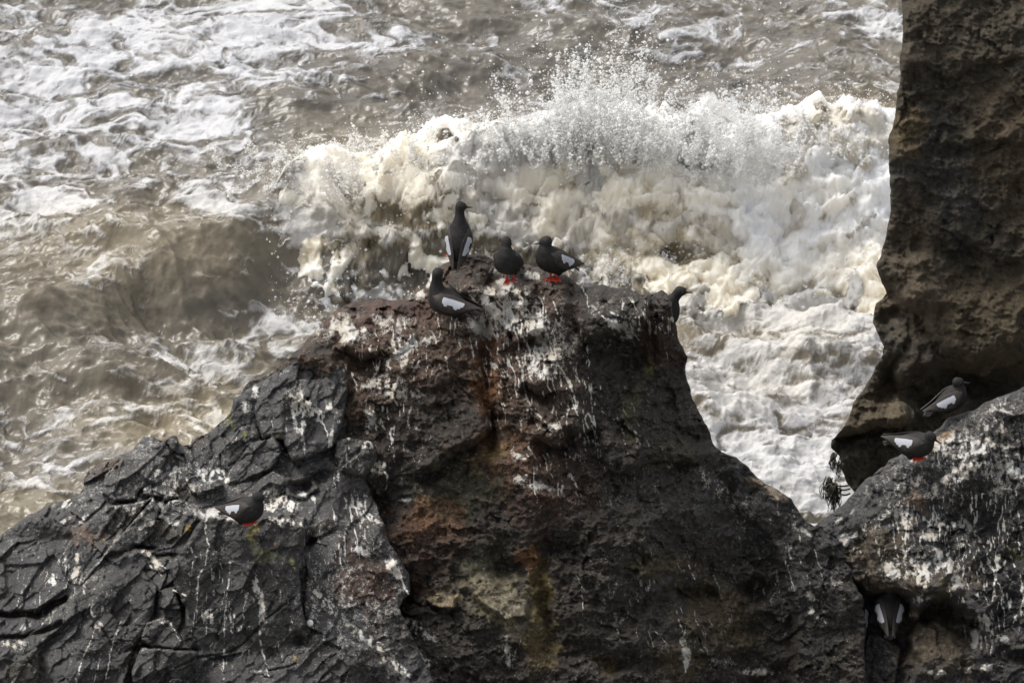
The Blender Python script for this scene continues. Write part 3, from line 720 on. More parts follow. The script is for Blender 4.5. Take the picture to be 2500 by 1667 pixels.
    L([(235, 1380), (290, 1310), (320, 1270), (370, 1215)], 1.3, .85); L([(95, 1530), (160, 1465)], 2.4, .7); L([(0, 1600), (60, 1550)], 1.5, .4); L([(130, 1390), (180, 1310)], 1.4, .8); L([(40, 1480), (55, 1440)], 2, .9); L([(66, 1460), (75, 1430)], 1.5, .7)
    L([(840, 1215), (860, 1260), (872, 1320)], 3, .9); L([(860, 1235), (885, 1245), (905, 1270)], 3, 1.0); L([(870, 1240), (880, 1290)], 2, .8); L([(880, 1300), (910, 1340)], 2, .8)
    L([(780, 1450), (830, 1490), (845, 1510)], 4, .9); L([(950, 1370), (975, 1395), (996, 1452)], 5, 1.2); L([(815, 1150), (820, 1200)], 2.5, .9); L([(760, 1175), (770, 1240), (790, 1300)], 3, .5)
    L([(700, 958), (740, 985), (790, 1035), (812, 1090)], 4, 1.0); L([(735, 975), (738, 1090)], 3, .9); L([(742, 1000), (745, 1110)], 3, .7)
    s.streaks(600, 1480, 190, 190, .55, 0, 6, 300, 0.12); s.streaks(850, 1330, 110, 160, .7, 0, 6, 310, 0.1, 0.1); s.streaks(150, 1440, 140, 120, .6, 0, 6, 320, 0.15, -0.2); s.streaks(860, 1050, 60, 110, .7, 0, 5, 330, 0.1)
    s.smear(400, 1200, 200, 90, .38, -30, 5); s.smear(850, 1480, 160, 160, .36, 30, 5)

_om = out_macro
def out_macro(s):
    _om(s); s.c = s.c*np.array([.80, .76, .71])
oo, out_s = build_rock('rock_outcrop', out_ol, 34.9, dark_mat, out_macro, step=2.3*Q, seed=7, tint=G1, back=0.8, ledge=0.30, blocky=lambda x, y: 0.85*sstep(960, 840, x)*1.0+0.1, crag=0.8)
tag(oo, 'dark grey angular rock outcrop, cracked into blocks, with one bird on its ledge, lower left', 'rock')

# ---- pale streaked rock at the lower right
right_ol = [(1975, 1310, 60), (2000, 1280, 70), (2041, 1244, 80), (2083, 1201, 90), (2115, 1169, 90), (2137, 1153, 90), (2179, 1116, 100), (2216, 1098, 110), (2253, 1074, 110), (2285, 1047, 100), (2307, 1026, 100),
 (2338, 1010, 100), (2381, 1004, 90), (2413, 978, 100), (2455, 962, 110), (2500, 946, 110), (2600, 900, 110), (2760, 860, 110), (2900, 880, 0), (2900, 2150, 0), (1975, 2150, 0)]
def right_macro(s):
    x, y = s.x, s.y
    s.w = s.w + np.clip((y-950)/500, 0, 4)*0.25 + np.clip((x-2100)/500, 0, 2)*0.35
    s.bump(2200, 1200, 110, 80, 0.10, -40); s.bump(2380, 1120, 130, 90, 0.12, -30)
    s.rel([(2100, 1290), (2160, 1270), (2230, 1250), (2300, 1300), (2330, 1370), (2360, 1430), (2340, 1480), (2250, 1450), (2180, 1480), (2120, 1430)], 0.10, 0, 0.1, 26)
    s.step([(2230, 1500), (2270, 1462), (2320, 1480), (2360, 1510), (2420, 1540)], 0.34, 26, 90)
    s.step([(2290, 1280), (2340, 1300), (2400, 1340), (2500, 1420)], -0.12, 14, 70)
    s.rel([(2405, 975), (2470, 950), (2560, 930), (2560, 1010), (2470, 1025), (2420, 1010)], 0.10, 0, 0.3, 14)
    s.bump(2340, 1310, 50, 30, -0.06); s.bump(2420, 1280, 90, 60, -0.08)
    # recess where two birds shelter
    s.rel([(2080, 1400), (2120, 1440), (2190, 1430), (2235, 1445), (2225, 1500), (2260, 1500), (2230, 1560), (2260, 1620), (2140, 1790), (2000, 1790), (2000, 1420)], -0.20, 0.1, 0.0, 22)
    s.bump(2280, 1500, 60, 30, -0.13, -30); s.bump(2180, 1570, 30, 40, -0.12); s.bump(2230, 1560, 26, 40, -.1, 20)
    s.block([(2118, 1548), (2150, 1550), (2180, 1565), (2200, 1580), (2190, 1640), (2170, 1760), (2080, 1760), (2100, 1620)], 0.28, 0, 0.5, 9, (0.05, 0.05, 0.05))
    s.bump(2350, 1600, 120, 60, 0.08); s.bump(2480, 1600, 60, 20, -0.14, 20)
    s.paint(2200, 1150, 200, 120, (0.062, 0.061, 0.062), 1.0, -30); s.paint(2150, 1340, 80, 60, (0.085, 0.07, 0.05), 0.9); s.paint(2180, 1420, 90, 26, (0.075, 0.06, 0.042), 0.9)
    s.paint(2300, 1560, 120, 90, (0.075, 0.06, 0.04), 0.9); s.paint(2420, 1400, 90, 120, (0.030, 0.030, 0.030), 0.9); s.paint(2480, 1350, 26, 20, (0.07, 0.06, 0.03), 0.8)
    s.paint(2235, 1225, 30, 30, (0.22, 0.15, 0.10), 0.5, 40); s.paint(2300, 1070, 26, 10, (0.30, 0.2, 0.09), 0.6, -30); s.paint(2380, 1240, 50, 40, (0.04, 0.04, 0.04), 0.8)
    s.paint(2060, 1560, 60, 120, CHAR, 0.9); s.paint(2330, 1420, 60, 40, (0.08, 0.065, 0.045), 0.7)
    S = s.smear
    S(2400, 1100, 120, 60, .65, -25, 6); S(2300, 1090, 60, 26, .8, -30, 6); S(2440, 1000, 50, 30, .6, -30, 6); S(2350, 1150, 120, 22, .85, -35, 6); S(2120, 1290, 60, 14, .8, -35, 6); S(2060, 1320, 20, 16, 1.1, -20)
    S(2220, 1180, 60, 30, .6, -30, 5); S(2200, 1260, 40, 26, .9, 30, 5); S(2190, 1390, 40, 26, 1.1, 0, 6); S(2250, 1400, 26, 40, 1.0, 0, 5); S(2300, 1370, 50, 30, .9, 30, 5); S(2340, 1420, 26, 20, .9, 0, 5)
    S(2270, 1310, 20, 14, 1.0); S(2330, 1280, 50, 8, .95, 5, 5); S(2370, 1290, 40, 8, .9, 50, 5); S(2480, 1150, 60, 50, .75, -20, 6); S(2450, 1200, 40, 30, .6, 0, 5)
    S(2400, 1520, 26, 30, .8, 0, 5); S(2440, 1560, 26, 14, .95, 0, 5); S(2380, 1560, 14, 26, .9); S(2490, 1580, 30, 10, .8); S(2300, 1640, 40, 8, .8); S(2400, 1630, 60, 10, .75, -10); S(2250, 1460, 40, 8, .75, -10, 5)
    S(2150, 1180, 60, 26, .35, -35, 5); S(2420, 1060, 160, 90, .36, -30, 5); S(2230, 1140, 90, 60, .3, -30, 5); S(2060, 1260, 40, 10, .5, -35)
    s.streaks(2400, 1250, 170, 120, .95, 0, 6, 400, 0.02); s.streaks(2260, 1300, 130, 110, .95, 0, 5.5, 410, 0.04); s.streaks(2430, 1430, 120, 170, .95, 0, 6, 420, 0.06); s.streaks(2330, 1130, 150, 80, .7, 0, 5, 430, 0.05)
    s.streaks(2160, 1340, 90, 90, .6, 0, 5, 440, 0.1)
    L = s.line
    L([(2178, 1270), (2185, 1330), (2195, 1370)], 3, 1.0); L([(2225, 1280), (2235, 1340)], 2.4, .9); L([(2170, 1250), (2172, 1300)], 3, .8); L([(2210, 1260), (2222, 1310)], 2.4, .8)
    L([(2412, 1320), (2412, 1370), (2430, 1400), (2450, 1460), (2452, 1540)], 3, 1.0); L([(2405, 1390), (2402, 1440), (2425, 1520), (2420, 1600)], 3.4, .9); L([(2370, 1290), (2400, 1330), (2415, 1350)], 3, .9)
    L([(2440, 1380), (2480, 1430), (2500, 1480)], 3, .7); L([(2340, 1330), (2345, 1370)], 2, .8); L([(2310, 1300), (2318, 1350)], 3, .9); L([(2330, 1180), (2325, 1240), (2320, 1265)], 2, .7)
    L([(2225, 1100), (2235, 1110), (2222, 1130)], 3, .8); L([(2381, 1070), (2385, 1090)], 4, 1.0)
_rm = right_macro
def right_macro(s):
    _rm(s); s.c = s.c*np.array([.84, .81, .78]); s.g = s.g*.93
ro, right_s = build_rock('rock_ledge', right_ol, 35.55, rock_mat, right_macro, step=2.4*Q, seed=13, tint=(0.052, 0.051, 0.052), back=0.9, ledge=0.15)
tag(ro, 'grey rock ledge heavily streaked with white droppings below the tall cliff, lower right', 'rock')

# ---- tall cliff, upper right
cl_ol = [(a*V, b*V, r) for a, b, r in [(2068, -300, 18), (2070, 0, 18), (2074, 60, 18), (2072, 100, 18), (2068, 160, 18), (2060, 240, 18), (2050, 290, 18), (2040, 320, 18), (2040, 380, 18), (2045, 440, 18), (2042, 500, 18), (2030, 560, 18), (2015, 610, 18), (2025, 650, 18), (2040, 680, 18),
  (2015, 700, 18), (2007, 740, 18), (2020, 780, 18), (2030, 800, 18), (2010, 850, 18), (1985, 890, 18), (1960, 930, 18), (1935, 985, 18), (1910, 1010, 18), (1912, 1028, 18), (1930, 1048, 18), (1928, 1072, 18), (1950, 1115, 18), (1962, 1130, 18), (2030, 1190, 18), (2100, 1300, 0), (2800, 1300, 0), (2800, -300, 0)]]
def cliff_macro(s):
    x, y = s.x, s.y
    s.w = s.w + np.clip((x-2150)/500, 0, 2)*0.3 - np.clip((y-300)/500, 0, 3)*0.35
    s.w = s.w - sstep(640, 1000, y)*0.10
    # rounded boulders in the matrix along the edge
    rs = np.random.RandomState(5)
    for i in range(34):
        cy = rs.uniform(20, 1000); cx = 2185+rs.uniform(-5, 130)-(cy > 600)*30
        s.bump(cx, cy, rs.uniform(14, 34), rs.uniform(14, 34), rs.uniform(.02, .06), rs.uniform(0, 90))
    s.step([(2190, 180), (2250, 170), (2330, 190), (2420, 160), (2520, 130)], 0.07, 20, 70)
    s.step([(2250, 355), (2330, 360), (2400, 350), (2560, 370)], 0.06, 14, 50)
    s.step([(2230, 560), (2300, 590), (2380, 600), (2440, 640), (2520, 650)], 0.10, 26, 80)
    s.bump(2350, 740, 130, 70, 0.12, 20); s.bump(2260, 690, 60, 40, 0.06); s.bump(2420, 800, 100, 60, 0.1)
    s.step([(2150, 700), (2220, 745), (2300, 850), (2380, 890), (2430, 870)], 0.10, 20, 60)
    s.step([(2170, 960), (2300, 905), (2380, 915), (2440, 905), (2500, 880), (2560, 870)], 0.24, 40, 120)
    s.bump(2400, 945, 150, 36, -0.22, -4); s.bump(2260, 1000, 60, 60, -0.15, 20)
    s.bump(2170, 950, 26, 70, -0.20, 10); s.bump(2185, 1010, 40, 24, 0.14); s.bump(2170, 760, 30, 50, -0.12)
    s.block([(2170, 985), (2205, 980), (2232, 1000), (2235, 1030), (2190, 1040), (2165, 1035)], s.w[np.argmin((x-2195)**2+(y-1000)**2)]+0.12, 0, 0.6, 12)
    s.step([(2030, 1075), (2080, 1060), (2140, 1040), (2220, 1045)], 0.25, 26, 60)
    s.groove([(2135, 1000), (2160, 930), (2200, 870)], 10, 0.05)
    s.paint(2300, 200, 200, 200, (0.036, 0.032, 0.026), 0.9); s.paint(2300, 480, 120, 170, (0.036, 0.036, 0.038), 0.9); s.paint(2450, 350, 90, 160, (0.046, 0.037, 0.026), 0.8)
    s.paint(2240, 600, 60, 120, (0.060, 0.051, 0.040), 0.9); s.paint(2240, 140, 40, 60, (0.055, 0.048, 0.040), 0.9); s.paint(2215, 320, 36, 60, (0.070, 0.056, 0.036), 0.9)
    s.paint(2380, 780, 170, 110, (0.062, 0.052, 0.038), 0.8); s.paint(2240, 730, 100, 60, (0.065, 0.055, 0.043), 0.9); s.paint(2420, 720, 90, 40, (0.060, 0.050, 0.037), 0.7)
    s.paint(2240, 870, 80, 50, (0.038, 0.034, 0.030), 0.9); s.paint(2170, 1000, 50, 50, (0.080, 0.068, 0.050), 0.9); s.paint(2220, 1000, 20, 20, (0.085, 0.082, 0.075), 0.7); s.paint(2060, 1030, 90, 50, (0.055, 0.047, 0.036), 0.8)
    s.paint(2120, 1120, 120, 60, (0.030, 0.028, 0.023), 1.0); s.paint(2170, 830, 26, 50, (0.06, 0.06, 0.058), 0.6, 30)
    s.c = s.c*np.array([1.22, 1.14, 0.99])
co, cliff_s = build_rock('cliff', cl_ol, 37.6, cliff_mat, cliff_macro, step=3.0*Q, detail=1.0, crag=0.8, seed=23, tint=(0.048, 0.043, 0.036), back=1.5)
tag(co, 'tall dark brown cliff face filling the upper right edge beside the surf', 'cliff')

def surf_depth(s, d0, px, py):
    """distance of a rock's front at a photo pixel"""
    i = np.argmin((s.x-px)**2+(s.y-py)**2)
    return d0 - s.w[i]
# ------------------------------------------------------------------ the sea
def water_material():
    t = NT('surf_water')
    pos = t.n('ShaderNodeTexCoord').outputs['Object']
    foam = t.attr('foam'); cream = t.attr('cream')
    n1 = t.noise(22, 5, 0.65, pos); n2 = t.noise(5, 4, 0.6, pos); n3 = t.noise(70, 3, 0.6, pos)
    f = t.math('ADD', foam, t.math('MULTIPLY', t.math('SUBTRACT', n1, 0.5), 0.55))
    f = t.math('ADD', f, t.math('MULTIPLY', t.math('SUBTRACT', n3, 0.5), 0.35))
    f = t.mapr(f, 0.14, 0.90)
    murk = t.mix(t.mapr(n2, 0.35, 0.65), (0.082, 0.074, 0.062), (0.118, 0.104, 0.083))
    murk = t.mix(cream, murk, (0.25, 0.205, 0.13))
    fc = t.mix(cream, (0.48, 0.48, 0.49), (0.62, 0.57, 0.47))
    brk = t.attr('broken'); fc = t.mix(t.math('MULTIPLY', brk, 0.75), fc, t.mix(cream, (0.90, 0.90, 0.89), (0.90, 0.84, 0.73)))
    col = t.mix(f, murk, fc)
    bs = t.n('ShaderNodeBsdfPrincipled')
    t.l(col, bs.inputs['Base Color'])
    t.l(t.mapr(f, 0.0, 0.5, 0.33, 0.8), bs.inputs['Roughness'])
    bs.inputs['IOR'].default_value = 1.33
    t.l(t.mapr(f, 0.0, 0.6, 0.8, 0.15), bs.inputs['Specular IOR Level'])
    bp = t.n('ShaderNodeBump'); bp.inputs['Strength'].default_value = 0.5; bp.inputs['Distance'].default_value = 0.03
    rip = t.noise(11, 2.0, 0.45, pos)
    t.l(t.math('ADD', t.math('ADD', t.math('MULTIPLY', n1, t.math('MULTIPLY', f, 0.8)), rip), t.math('MULTIPLY', f, 0.5)), bp.inputs['Height']); t.l(bp.outputs[0], bs.inputs['Normal'])
    tr = t.n('ShaderNodeBsdfTranslucent'); t.l(fc, tr.inputs['Color'])
    mx = t.n('ShaderNodeMixShader'); t.l(t.math('MULTIPLY', t.math('MULTIPLY', brk, f), 0.45), mx.inputs[0])
    t.l(bs.outputs[0], mx.inputs[1]); t.l(tr.outputs[0], mx.inputs[2])
    t.l(mx.outputs[0], t.out.inputs[0])
    return t.m
water_mat = water_material()

# crest of the breaking wave: photo x, y and crest height in metres
CREST = [(-500, 900, .25), (-100, 800, .28), (100, 735, .32), (250, 640, .40), (400, 560, .48), (560, 520, .52), (640, 470, .58), (700, 385, .68), (800, 400, .66), (900, 400, .66),
         (1000, 360, .72), (1150, 345, .78), (1300, 320, .82), (1470, 300, .84), (1600, 320, .80), (1700, 330, .78), (1850, 345, .74), (2000, 300, .78), (2080, 285, .80), (2170, 320, .72), (2400, 420, .55), (3000, 520, .4)]
cp = np.array([at_z(a, b, h) for a, b, h in CREST])
ch = np.array([c[2] for c in CREST])
def crest_y(x): return np.interp(x, cp[:, 0], cp[:, 1])
def crest_h(x): return np.interp(x, cp[:, 0], ch)
def smooth_y(x):
    return (crest_y(x-0.12)+crest_y(x-0.06)+crest_y(x)+crest_y(x+0.06)+crest_y(x+0.12))/5

def gauss_field(px, py, items, base, falloff=1.0):
    """weighted blend of (x, y, rx, ry, value)"""
    num = np.full(px.shape, base*0.15); den = np.full(px.shape, 0.15)
    for cx, cy, rx, ry, val in items:
        w = np.exp(-((px-cx)/rx)**2-((py-cy)/ry)**2)
        num += w*val*falloff; den += w*falloff
    return num/den

FOAM = [ # photo x, y, rx, ry, amount of foam
 (150, 150, 300, 130, .80), (60, 380, 200, 120, .70), (400, 300, 220, 90, .68), (700, 120, 160, 110, .82), (900, 120, 120, 60, .72), (350, 420, 150, 60, .5), (130, 90, 60, 40, .35), (150, 70, 50, 26, .2),
 (1200, 60, 300, 70, .40), (1600, 80, 260, 80, .42), (2000, 120, 200, 120, .45), (750, 260, 190, 60, .16), (1050, 230, 180, 90, .12), (900, 330, 160, 40, .15), (1500, 180, 200, 60, .35), (1250, 160, 200, 40, .32),
 (200, 520, 200, 50, .50), (100, 470, 160, 30, .35), (520, 430, 120, 60, .60), (600, 400, 80, 40, .62), (560, 505, 110, 26, .75), (380, 540, 120, 26, .50),
 (280, 600, 150, 60, .34), (450, 590, 120, 50, .32), (100, 600, 90, 60, .22), (80, 700, 120, 30, .48), (60, 640, 90, 40, .25), (200, 690, 90, 40, .48), (330, 690, 110, 50, .46), (520, 620, 90, 40, .60), (430, 700, 100, 40, .45),
 (600, 720, 160, 60, .46), (800, 640, 120, 40, .42), (760, 700, 120, 50, .50), (900, 700, 100, 50, .52), (200, 800, 250, 60, .35), (500, 800, 220, 60, .52), (700, 770, 120, 60, .50), (120, 900, 170, 60, .25), (350, 900, 200, 60, .48), (560, 930, 120, 50, .65),
 (100, 1000, 160, 60, .35), (330, 1000, 200, 60, .50), (480, 1020, 90, 50, .60), (60, 1180, 110, 20, .62), (130, 1150, 120, 20, .58), (100, 1240, 150, 40, .10), (30, 1300, 90, 40, .10), (220, 1120, 60, 30, .30),
 (850, 470, 130, 90, .85), (950, 520, 110, 60, .62), (820, 560, 110, 40, .86), (1000, 640, 90, 60, .30), (920, 620, 110, 30, .45), (1040, 540, 60, 50, .35),
 (1100, 420, 160, 60, .95), (1300, 400, 200, 90, 1.0), (1500, 450, 220, 100, 1.0), (1800, 480, 220, 110, 1.0), (2050, 420, 160, 120, .95), (1700, 560, 260, 60, .95), (2050, 560, 160, 60, .98), (1240, 480, 120, 50, .72), (1190, 510, 60, 30, .45),
 (1620, 640, 120, 26, .30), (1520, 610, 110, 30, .50), (1720, 660, 80, 24, .32), (1480, 680, 120, 20, .66), (1800, 680, 100, 40, .68), (1900, 760, 200, 60, .74), (1750, 780, 90, 60, .60), (1850, 880, 200, 60, .66), (2050, 700, 140, 60, .78), (2080, 860, 90, 60, .70),
 (1900, 980, 160, 60, .82), (1800, 1000, 90, 60, .74), (2000, 1100, 160, 60, .86), (1950, 1200, 160, 60, .95), (2040, 1050, 80, 50, .7), (1740, 900, 80, 50, .52)]
CREAM = [(850, 450, 100, 120, .8), (1000, 480, 140, 70, .9), (1250, 470, 140, 60, .8), (1700, 560, 240, 80, .85), (1950, 500, 160, 90, .6), (2080, 300, 120, 50, .8), (1300, 380, 160, 60, .45), (1750, 650, 160, 50, .7), (1900, 800, 160, 60, .45), (1500, 600, 120, 40, .5),
         (450, 1030, 160, 50, .8), (520, 980, 90, 40, .8), (100, 1250, 160, 50, .55), (330, 600, 220, 70, .55), (200, 700, 160, 60, .4), (1850, 950, 120, 60, .4), (600, 900, 100, 60, .3), (300, 950, 160, 60, .3), (100, 850, 160, 60, .2), (1050, 560, 120, 50, .5),
         (200, 100, 400, 200, 0), (800, 200, 400, 150, 0), (1600, 100, 400, 150, 0), (1500, 350, 160, 60, .1), (1960, 1150, 160, 100, .15)]

def sea_height(x, y):
    cy = smooth_y(x + 0.10*perlin(x*1.3, y*0.8, seed=91)) + 0.08*fbm(x*1.6, y*0.9, octv=2, seed=90)
    H = crest_h(x)
    t = cy-y                                   # metres in front of the crest
    back = np.exp(-(np.clip(-t, 0, 99)/1.5)**1.6)
    fr = 0.72+0.2*perlin(x*0.9, y*0+3.3, seed=93)
    u = np.clip(t/fr, 0, 3)
    front = np.where(u < 1, 1-(u*u*(3-2*u))**0.8, 0)
    prof = np.where(t < 0, back, front) - 0.10*np.exp(-((t-1.15)/0.45)**2)
    z = H*prof
    # lumps of broken water on and in front of the crest, strongest on the right
    px, py, _ = to_px(np.stack([x, y, z], -1))
    br = sstep(640, 900, px)*np.exp(-(np.clip(t-0.1, 0, 9)/0.9)**2)*np.exp(-(np.clip(-t, 0, 9)/0.30)**2)
    lum = (ridged(x*1.7, y*1.7, z*2, octv=5, seed=95)-0.55)*0.30+fbm(x*3.7, y*3.7, octv=4, seed=96)*0.09
    z = z + br*lum
    # after-wash of the broken wave, right foreground
    wash = sstep(1350, 1750, px)*sstep(600, 760, py)
    z = z + wash*((ridged(x*1.4, y*2.0, octv=5, seed=97)-0.55)*0.22)
    # swell and chop, travelling towards the camera and left
    a = 0.42
    xr = x*math.cos(a)+y*math.sin(a); yr = -x*math.sin(a)+y*math.cos(a)
    w = 0.30*perlin(xr, yr, seed=98)
    ch0 = fbm(xr*0.42+w, yr*0.95+w, octv=2, seed=99)*0.17
    xr2 = x*math.cos(-0.25)+y*math.sin(-0.25); yr2 = -x*math.sin(-0.25)+y*math.cos(-0.25)
    r1 = (ridged(xr2*0.8+w, yr2*1.9+w, octv=4, gain=0.48, seed=100)-0.55)
    r2 = (ridged(xr*2.6, yr*4.5, octv=4, gain=0.5, seed=101)-0.55)
    calm = 1-0.35*np.exp(-((px-900)/400)**2-((py-300)/130)**2)
    far = np.clip((42.5-y)/6, 0, 1)
    z = z + (ch0 + r1*0.22 + r2*0.055*calm + 0.016*fbm(x*6, y*10, octv=2, gain=.45, seed=102))*(1-0.4*br)*(0.7+0.3*far)
    # small local waves on the left
    for wx0, wy0, wx1, wy1, hh in ((0, 935, 260, 950, .20), (130, 905, 300, 985, .12), (-60, 1040, 200, 1030, .10), (80, 600, 260, 565, .10), (0, 1185, 300, 1120, .06), (1050, 330, 1400, 300, .0)):
        A = at_z(wx0, wy0, hh*.6); B = at_z(wx1, wy1, hh*.6)
        d, tt = seg_dist(x, y, A[0], A[1], B[0], B[1])
        sg = ((B[0]-A[0])*(y-A[1])-(B[1]-A[1])*(x-A[0]))/math.hypot(B[0]-A[0], B[1]-A[1])
        z = z + hh*np.exp(-(d/(0.18+0.34*sstep(-0.12, 0.2, sg)))**2)
    return z, t, br

SX = 0.0072*Q; SY = 0.0105*Q
gx = np.arange(-3.7, 3.55, SX); gy = np.arange(33.4, 45.6, SY)
X, Y = np.meshgrid(gx, gy)
x = X.ravel(); y = Y.ravel()
z, tf, br = sea_height(x, y)
ppx, ppy, _ = to_px(np.stack([x, y, z], -1))
dens = gauss_field(ppx, ppy, FOAM, 0.35, 1.0)
creamf = gauss_field(ppx, ppy, CREAM, 0.15)
# lace of foam: large clumps, stretched strands, small cells
yo = y
y = y + 1.2*z
wq = 0.22*fbm(x*2.2, y*2.2, octv=3, seed=110); wr = 0.22*fbm(x*2.2, y*2.2, octv=3, seed=111)
b1 = fbm((x+wq)*1.5, (y+wr)*2.0, octv=5, gain=0.55, seed=112)
l1 = ridged((x+wq*1.6)*3.0, (y+wr*1.6)*3.6, octv=4, gain=0.55, seed=113)
l2 = ridged((x+wq)*8.5+(y*2), (y+wr)*9.0, octv=3, gain=0.5, seed=114)
b2 = fbm((x+wq)*7, (y+wr)*7, octv=4, gain=.6, seed=115)
pat = b1*0.58 + (l1-0.62)*1.15 + (l2-0.6)*0.55 + b2*0.20
foam = (pat + (dens-0.47)*1.75)*1.25 + 0.36
y = yo
# strands climbing the unbroken face
face = np.exp(-((tf-0.38)/0.34)**2)*(1-sstep(600, 760, ppx))
foam = foam - face*0.30*sstep(0.0, 0.5, 0.8-dens)
foam = np.clip(foam, -0.3, 1.3)
# painted lines of foam on small crests
for pts, wd, kk in (([(-20, 1195), (60, 1180), (130, 1172), (190, 1130), (250, 1105), (330, 1100)], 9, .9), ([(0, 935), (60, 915), (100, 903), (140, 925), (160, 930)], 7, .9), ([(20, 1085), (60, 1100), (110, 1100), (150, 1060)], 10, .7),
                    ([(110, 1120), (150, 1075), (220, 1040), (300, 1020), (380, 1010)], 10, .7), ([(560, 505), (640, 480), (680, 440)], 9, .8), ([(230, 650), (260, 640), (330, 620), (400, 600)], 5, .5), ([(530, 125), (560, 170), (600, 160)], 7, .8),
                    ([(560, 915), (590, 930), (610, 945)], 22, 1.0), ([(230, 560), (250, 580), (235, 590)], 8, .8)):
    d, _ = poly_dist(ppx + 8*perlin(ppx/30, ppy/30, seed=3), ppy + 8*perlin(ppx/30, ppy/30, seed=4), pts)
    foam = np.maximum(foam, kk*np.exp(-(d/wd)**2)*(0.75+0.8*b2))
z = z + np.clip(foam, 0, 1)*0.012
# broken water billows outwards as well as up
bul = (ridged(x*2.3, y*1.2, z*3.2, octv=4, gain=.5, seed=120)-0.55)*0.26 + fbm(x*6, y*3, z*6, octv=3, gain=.5, seed=121)*0.05
y = y - br*bul; z = z + br*bul*0.45
hole = br*sstep(0.16, 0.42, -fbm(x*3.1, y*1.5, z*4, octv=4, seed=122)*1.2-0.0)*sstep(330, 520, ppy)
foam = foam + br*0.45*sstep(0.45, 0.75, dens) - hole*0.8; creamf = np.clip(creamf + br*0.5*fbm(x*2, y, z*3, octv=3, seed=123), 0, 1)
ny, nx = X.shape
idx = np.arange(nx*ny).reshape(ny, nx)
fq = np.stack([idx[:-1, :-1].ravel(), idx[:-1, 1:].ravel(), idx[1:, 1:].ravel(), idx[1:, :-1].ravel()], 1)
verts = np.stack([x, y, z], -1)
# a coarse skirt carries the sea out to the horizon
nb = len(verts)
x0, x1, y0, y1 = gx[0], gx[-1], gy[0], gy[-1]
BIG = 4000
bx = [(x0, y0), (x1, y0), (x1, y1), (x0, y1)]
ox = [(-BIG, -BIG), (BIG, -BIG), (BIG, BIG), (-BIG, BIG)]
ext = np.array([(a, b, -0.12) for a, b in bx]+[(a, b, -0.12) for a, b in ox])
ef = np.array([[nb+i, nb+4+i, nb+4+(i+1) % 4, nb+(i+1) % 4] for i in range(4)])
verts = np.concatenate([verts, ext]); fq = np.concatenate([fq, ef])
foam = np.concatenate([foam, np.full(8, .35)]); creamf = np.concatenate([creamf, np.full(8, .1)])
sea = mesh_from_np('sea', verts, fq, water_mat, {'foam': foam, 'cream': creamf, 'broken': np.concatenate([br, np.zeros(8)])})
tag(sea, kind='structure')
# ------------------------------------------------------------------ spray thrown up by the breaking wave
def spray_material():
    t = NT('sea_spray')
    bs = t.n('ShaderNodeBsdfPrincipled')
    t.l(t.mix(t.attr('cream'), (0.97, 0.97, 0.97), (0.95, 0.90, 0.81)), bs.inputs['Base Color'])
    bs.inputs['Roughness'].default_value = 0.5
    bs.inputs['Specular IOR Level'].default_value = 0.3
    tr = t.n('ShaderNodeBsdfTranslucent'); tr.inputs['Color'].default_value = (0.98, 0.98, 0.97, 1)
    mx = t.n('ShaderNodeMixShader'); mx.inputs[0].default_value = 0.6
    t.l(bs.outputs[0], mx.inputs[1]); t.l(tr.outputs[0], mx.inputs[2])
    t.l(mx.outputs[0], t.out.inputs[0])
    return t.m
spray_mat = spray_material()
rs = np.random.RandomState(11)
# splash jets: photo x, y of the foot, number of strands, throw height (m), sideways lean, spread, size
JETS = [(1320, 370, 50, .34, -.3, .5, 1.0), (1400, 360, 70, .50, -.1, .4, 1.0), (1475, 350, 130, .84, .0, .22, 1.0), (1540, 370, 60, .50, .15, .5, .9), (1250, 380, 40, .30, -.2, .5, .9),
        (1130, 370, 40, .22, -.2, .4, .9), (1080, 380, 30, .18, -.1, .4, .9), (940, 410, 30, .16, -.2, .4, .9), (1660, 380, 60, .55, -.15, .45, .9), (1740, 380, 70, .60, .1, .45, .9), (1800, 390, 40, .35, .3, .5, .8),
        (710, 400, 30, .16, -.1, .3, .9), (760, 420, 30, .12, .2, .3, .8), (2060, 330, 40, .14, 0, .6, .8), (1960, 350, 30, .14, -.2, .6, .8), (1850, 400, 30, .22, .1, .6, .8), (820, 560, 14, .08, .0, .6, .7), (880, 600, 14, .06, .3, .6, .7),
        (1640, 640, 20, .10, .1, .9, .9), (1400, 660, 24, .12, -.1, .8, .9), (1530, 650, 20, .10, 0, .8, .9), (1290, 620, 20, .10, 0, .8, .9), (1150, 540, 14, .10, 0, .6, .8), (700, 480, 20, .12, .1, .6, .8)]
C3, R3, K3 = [], [], []
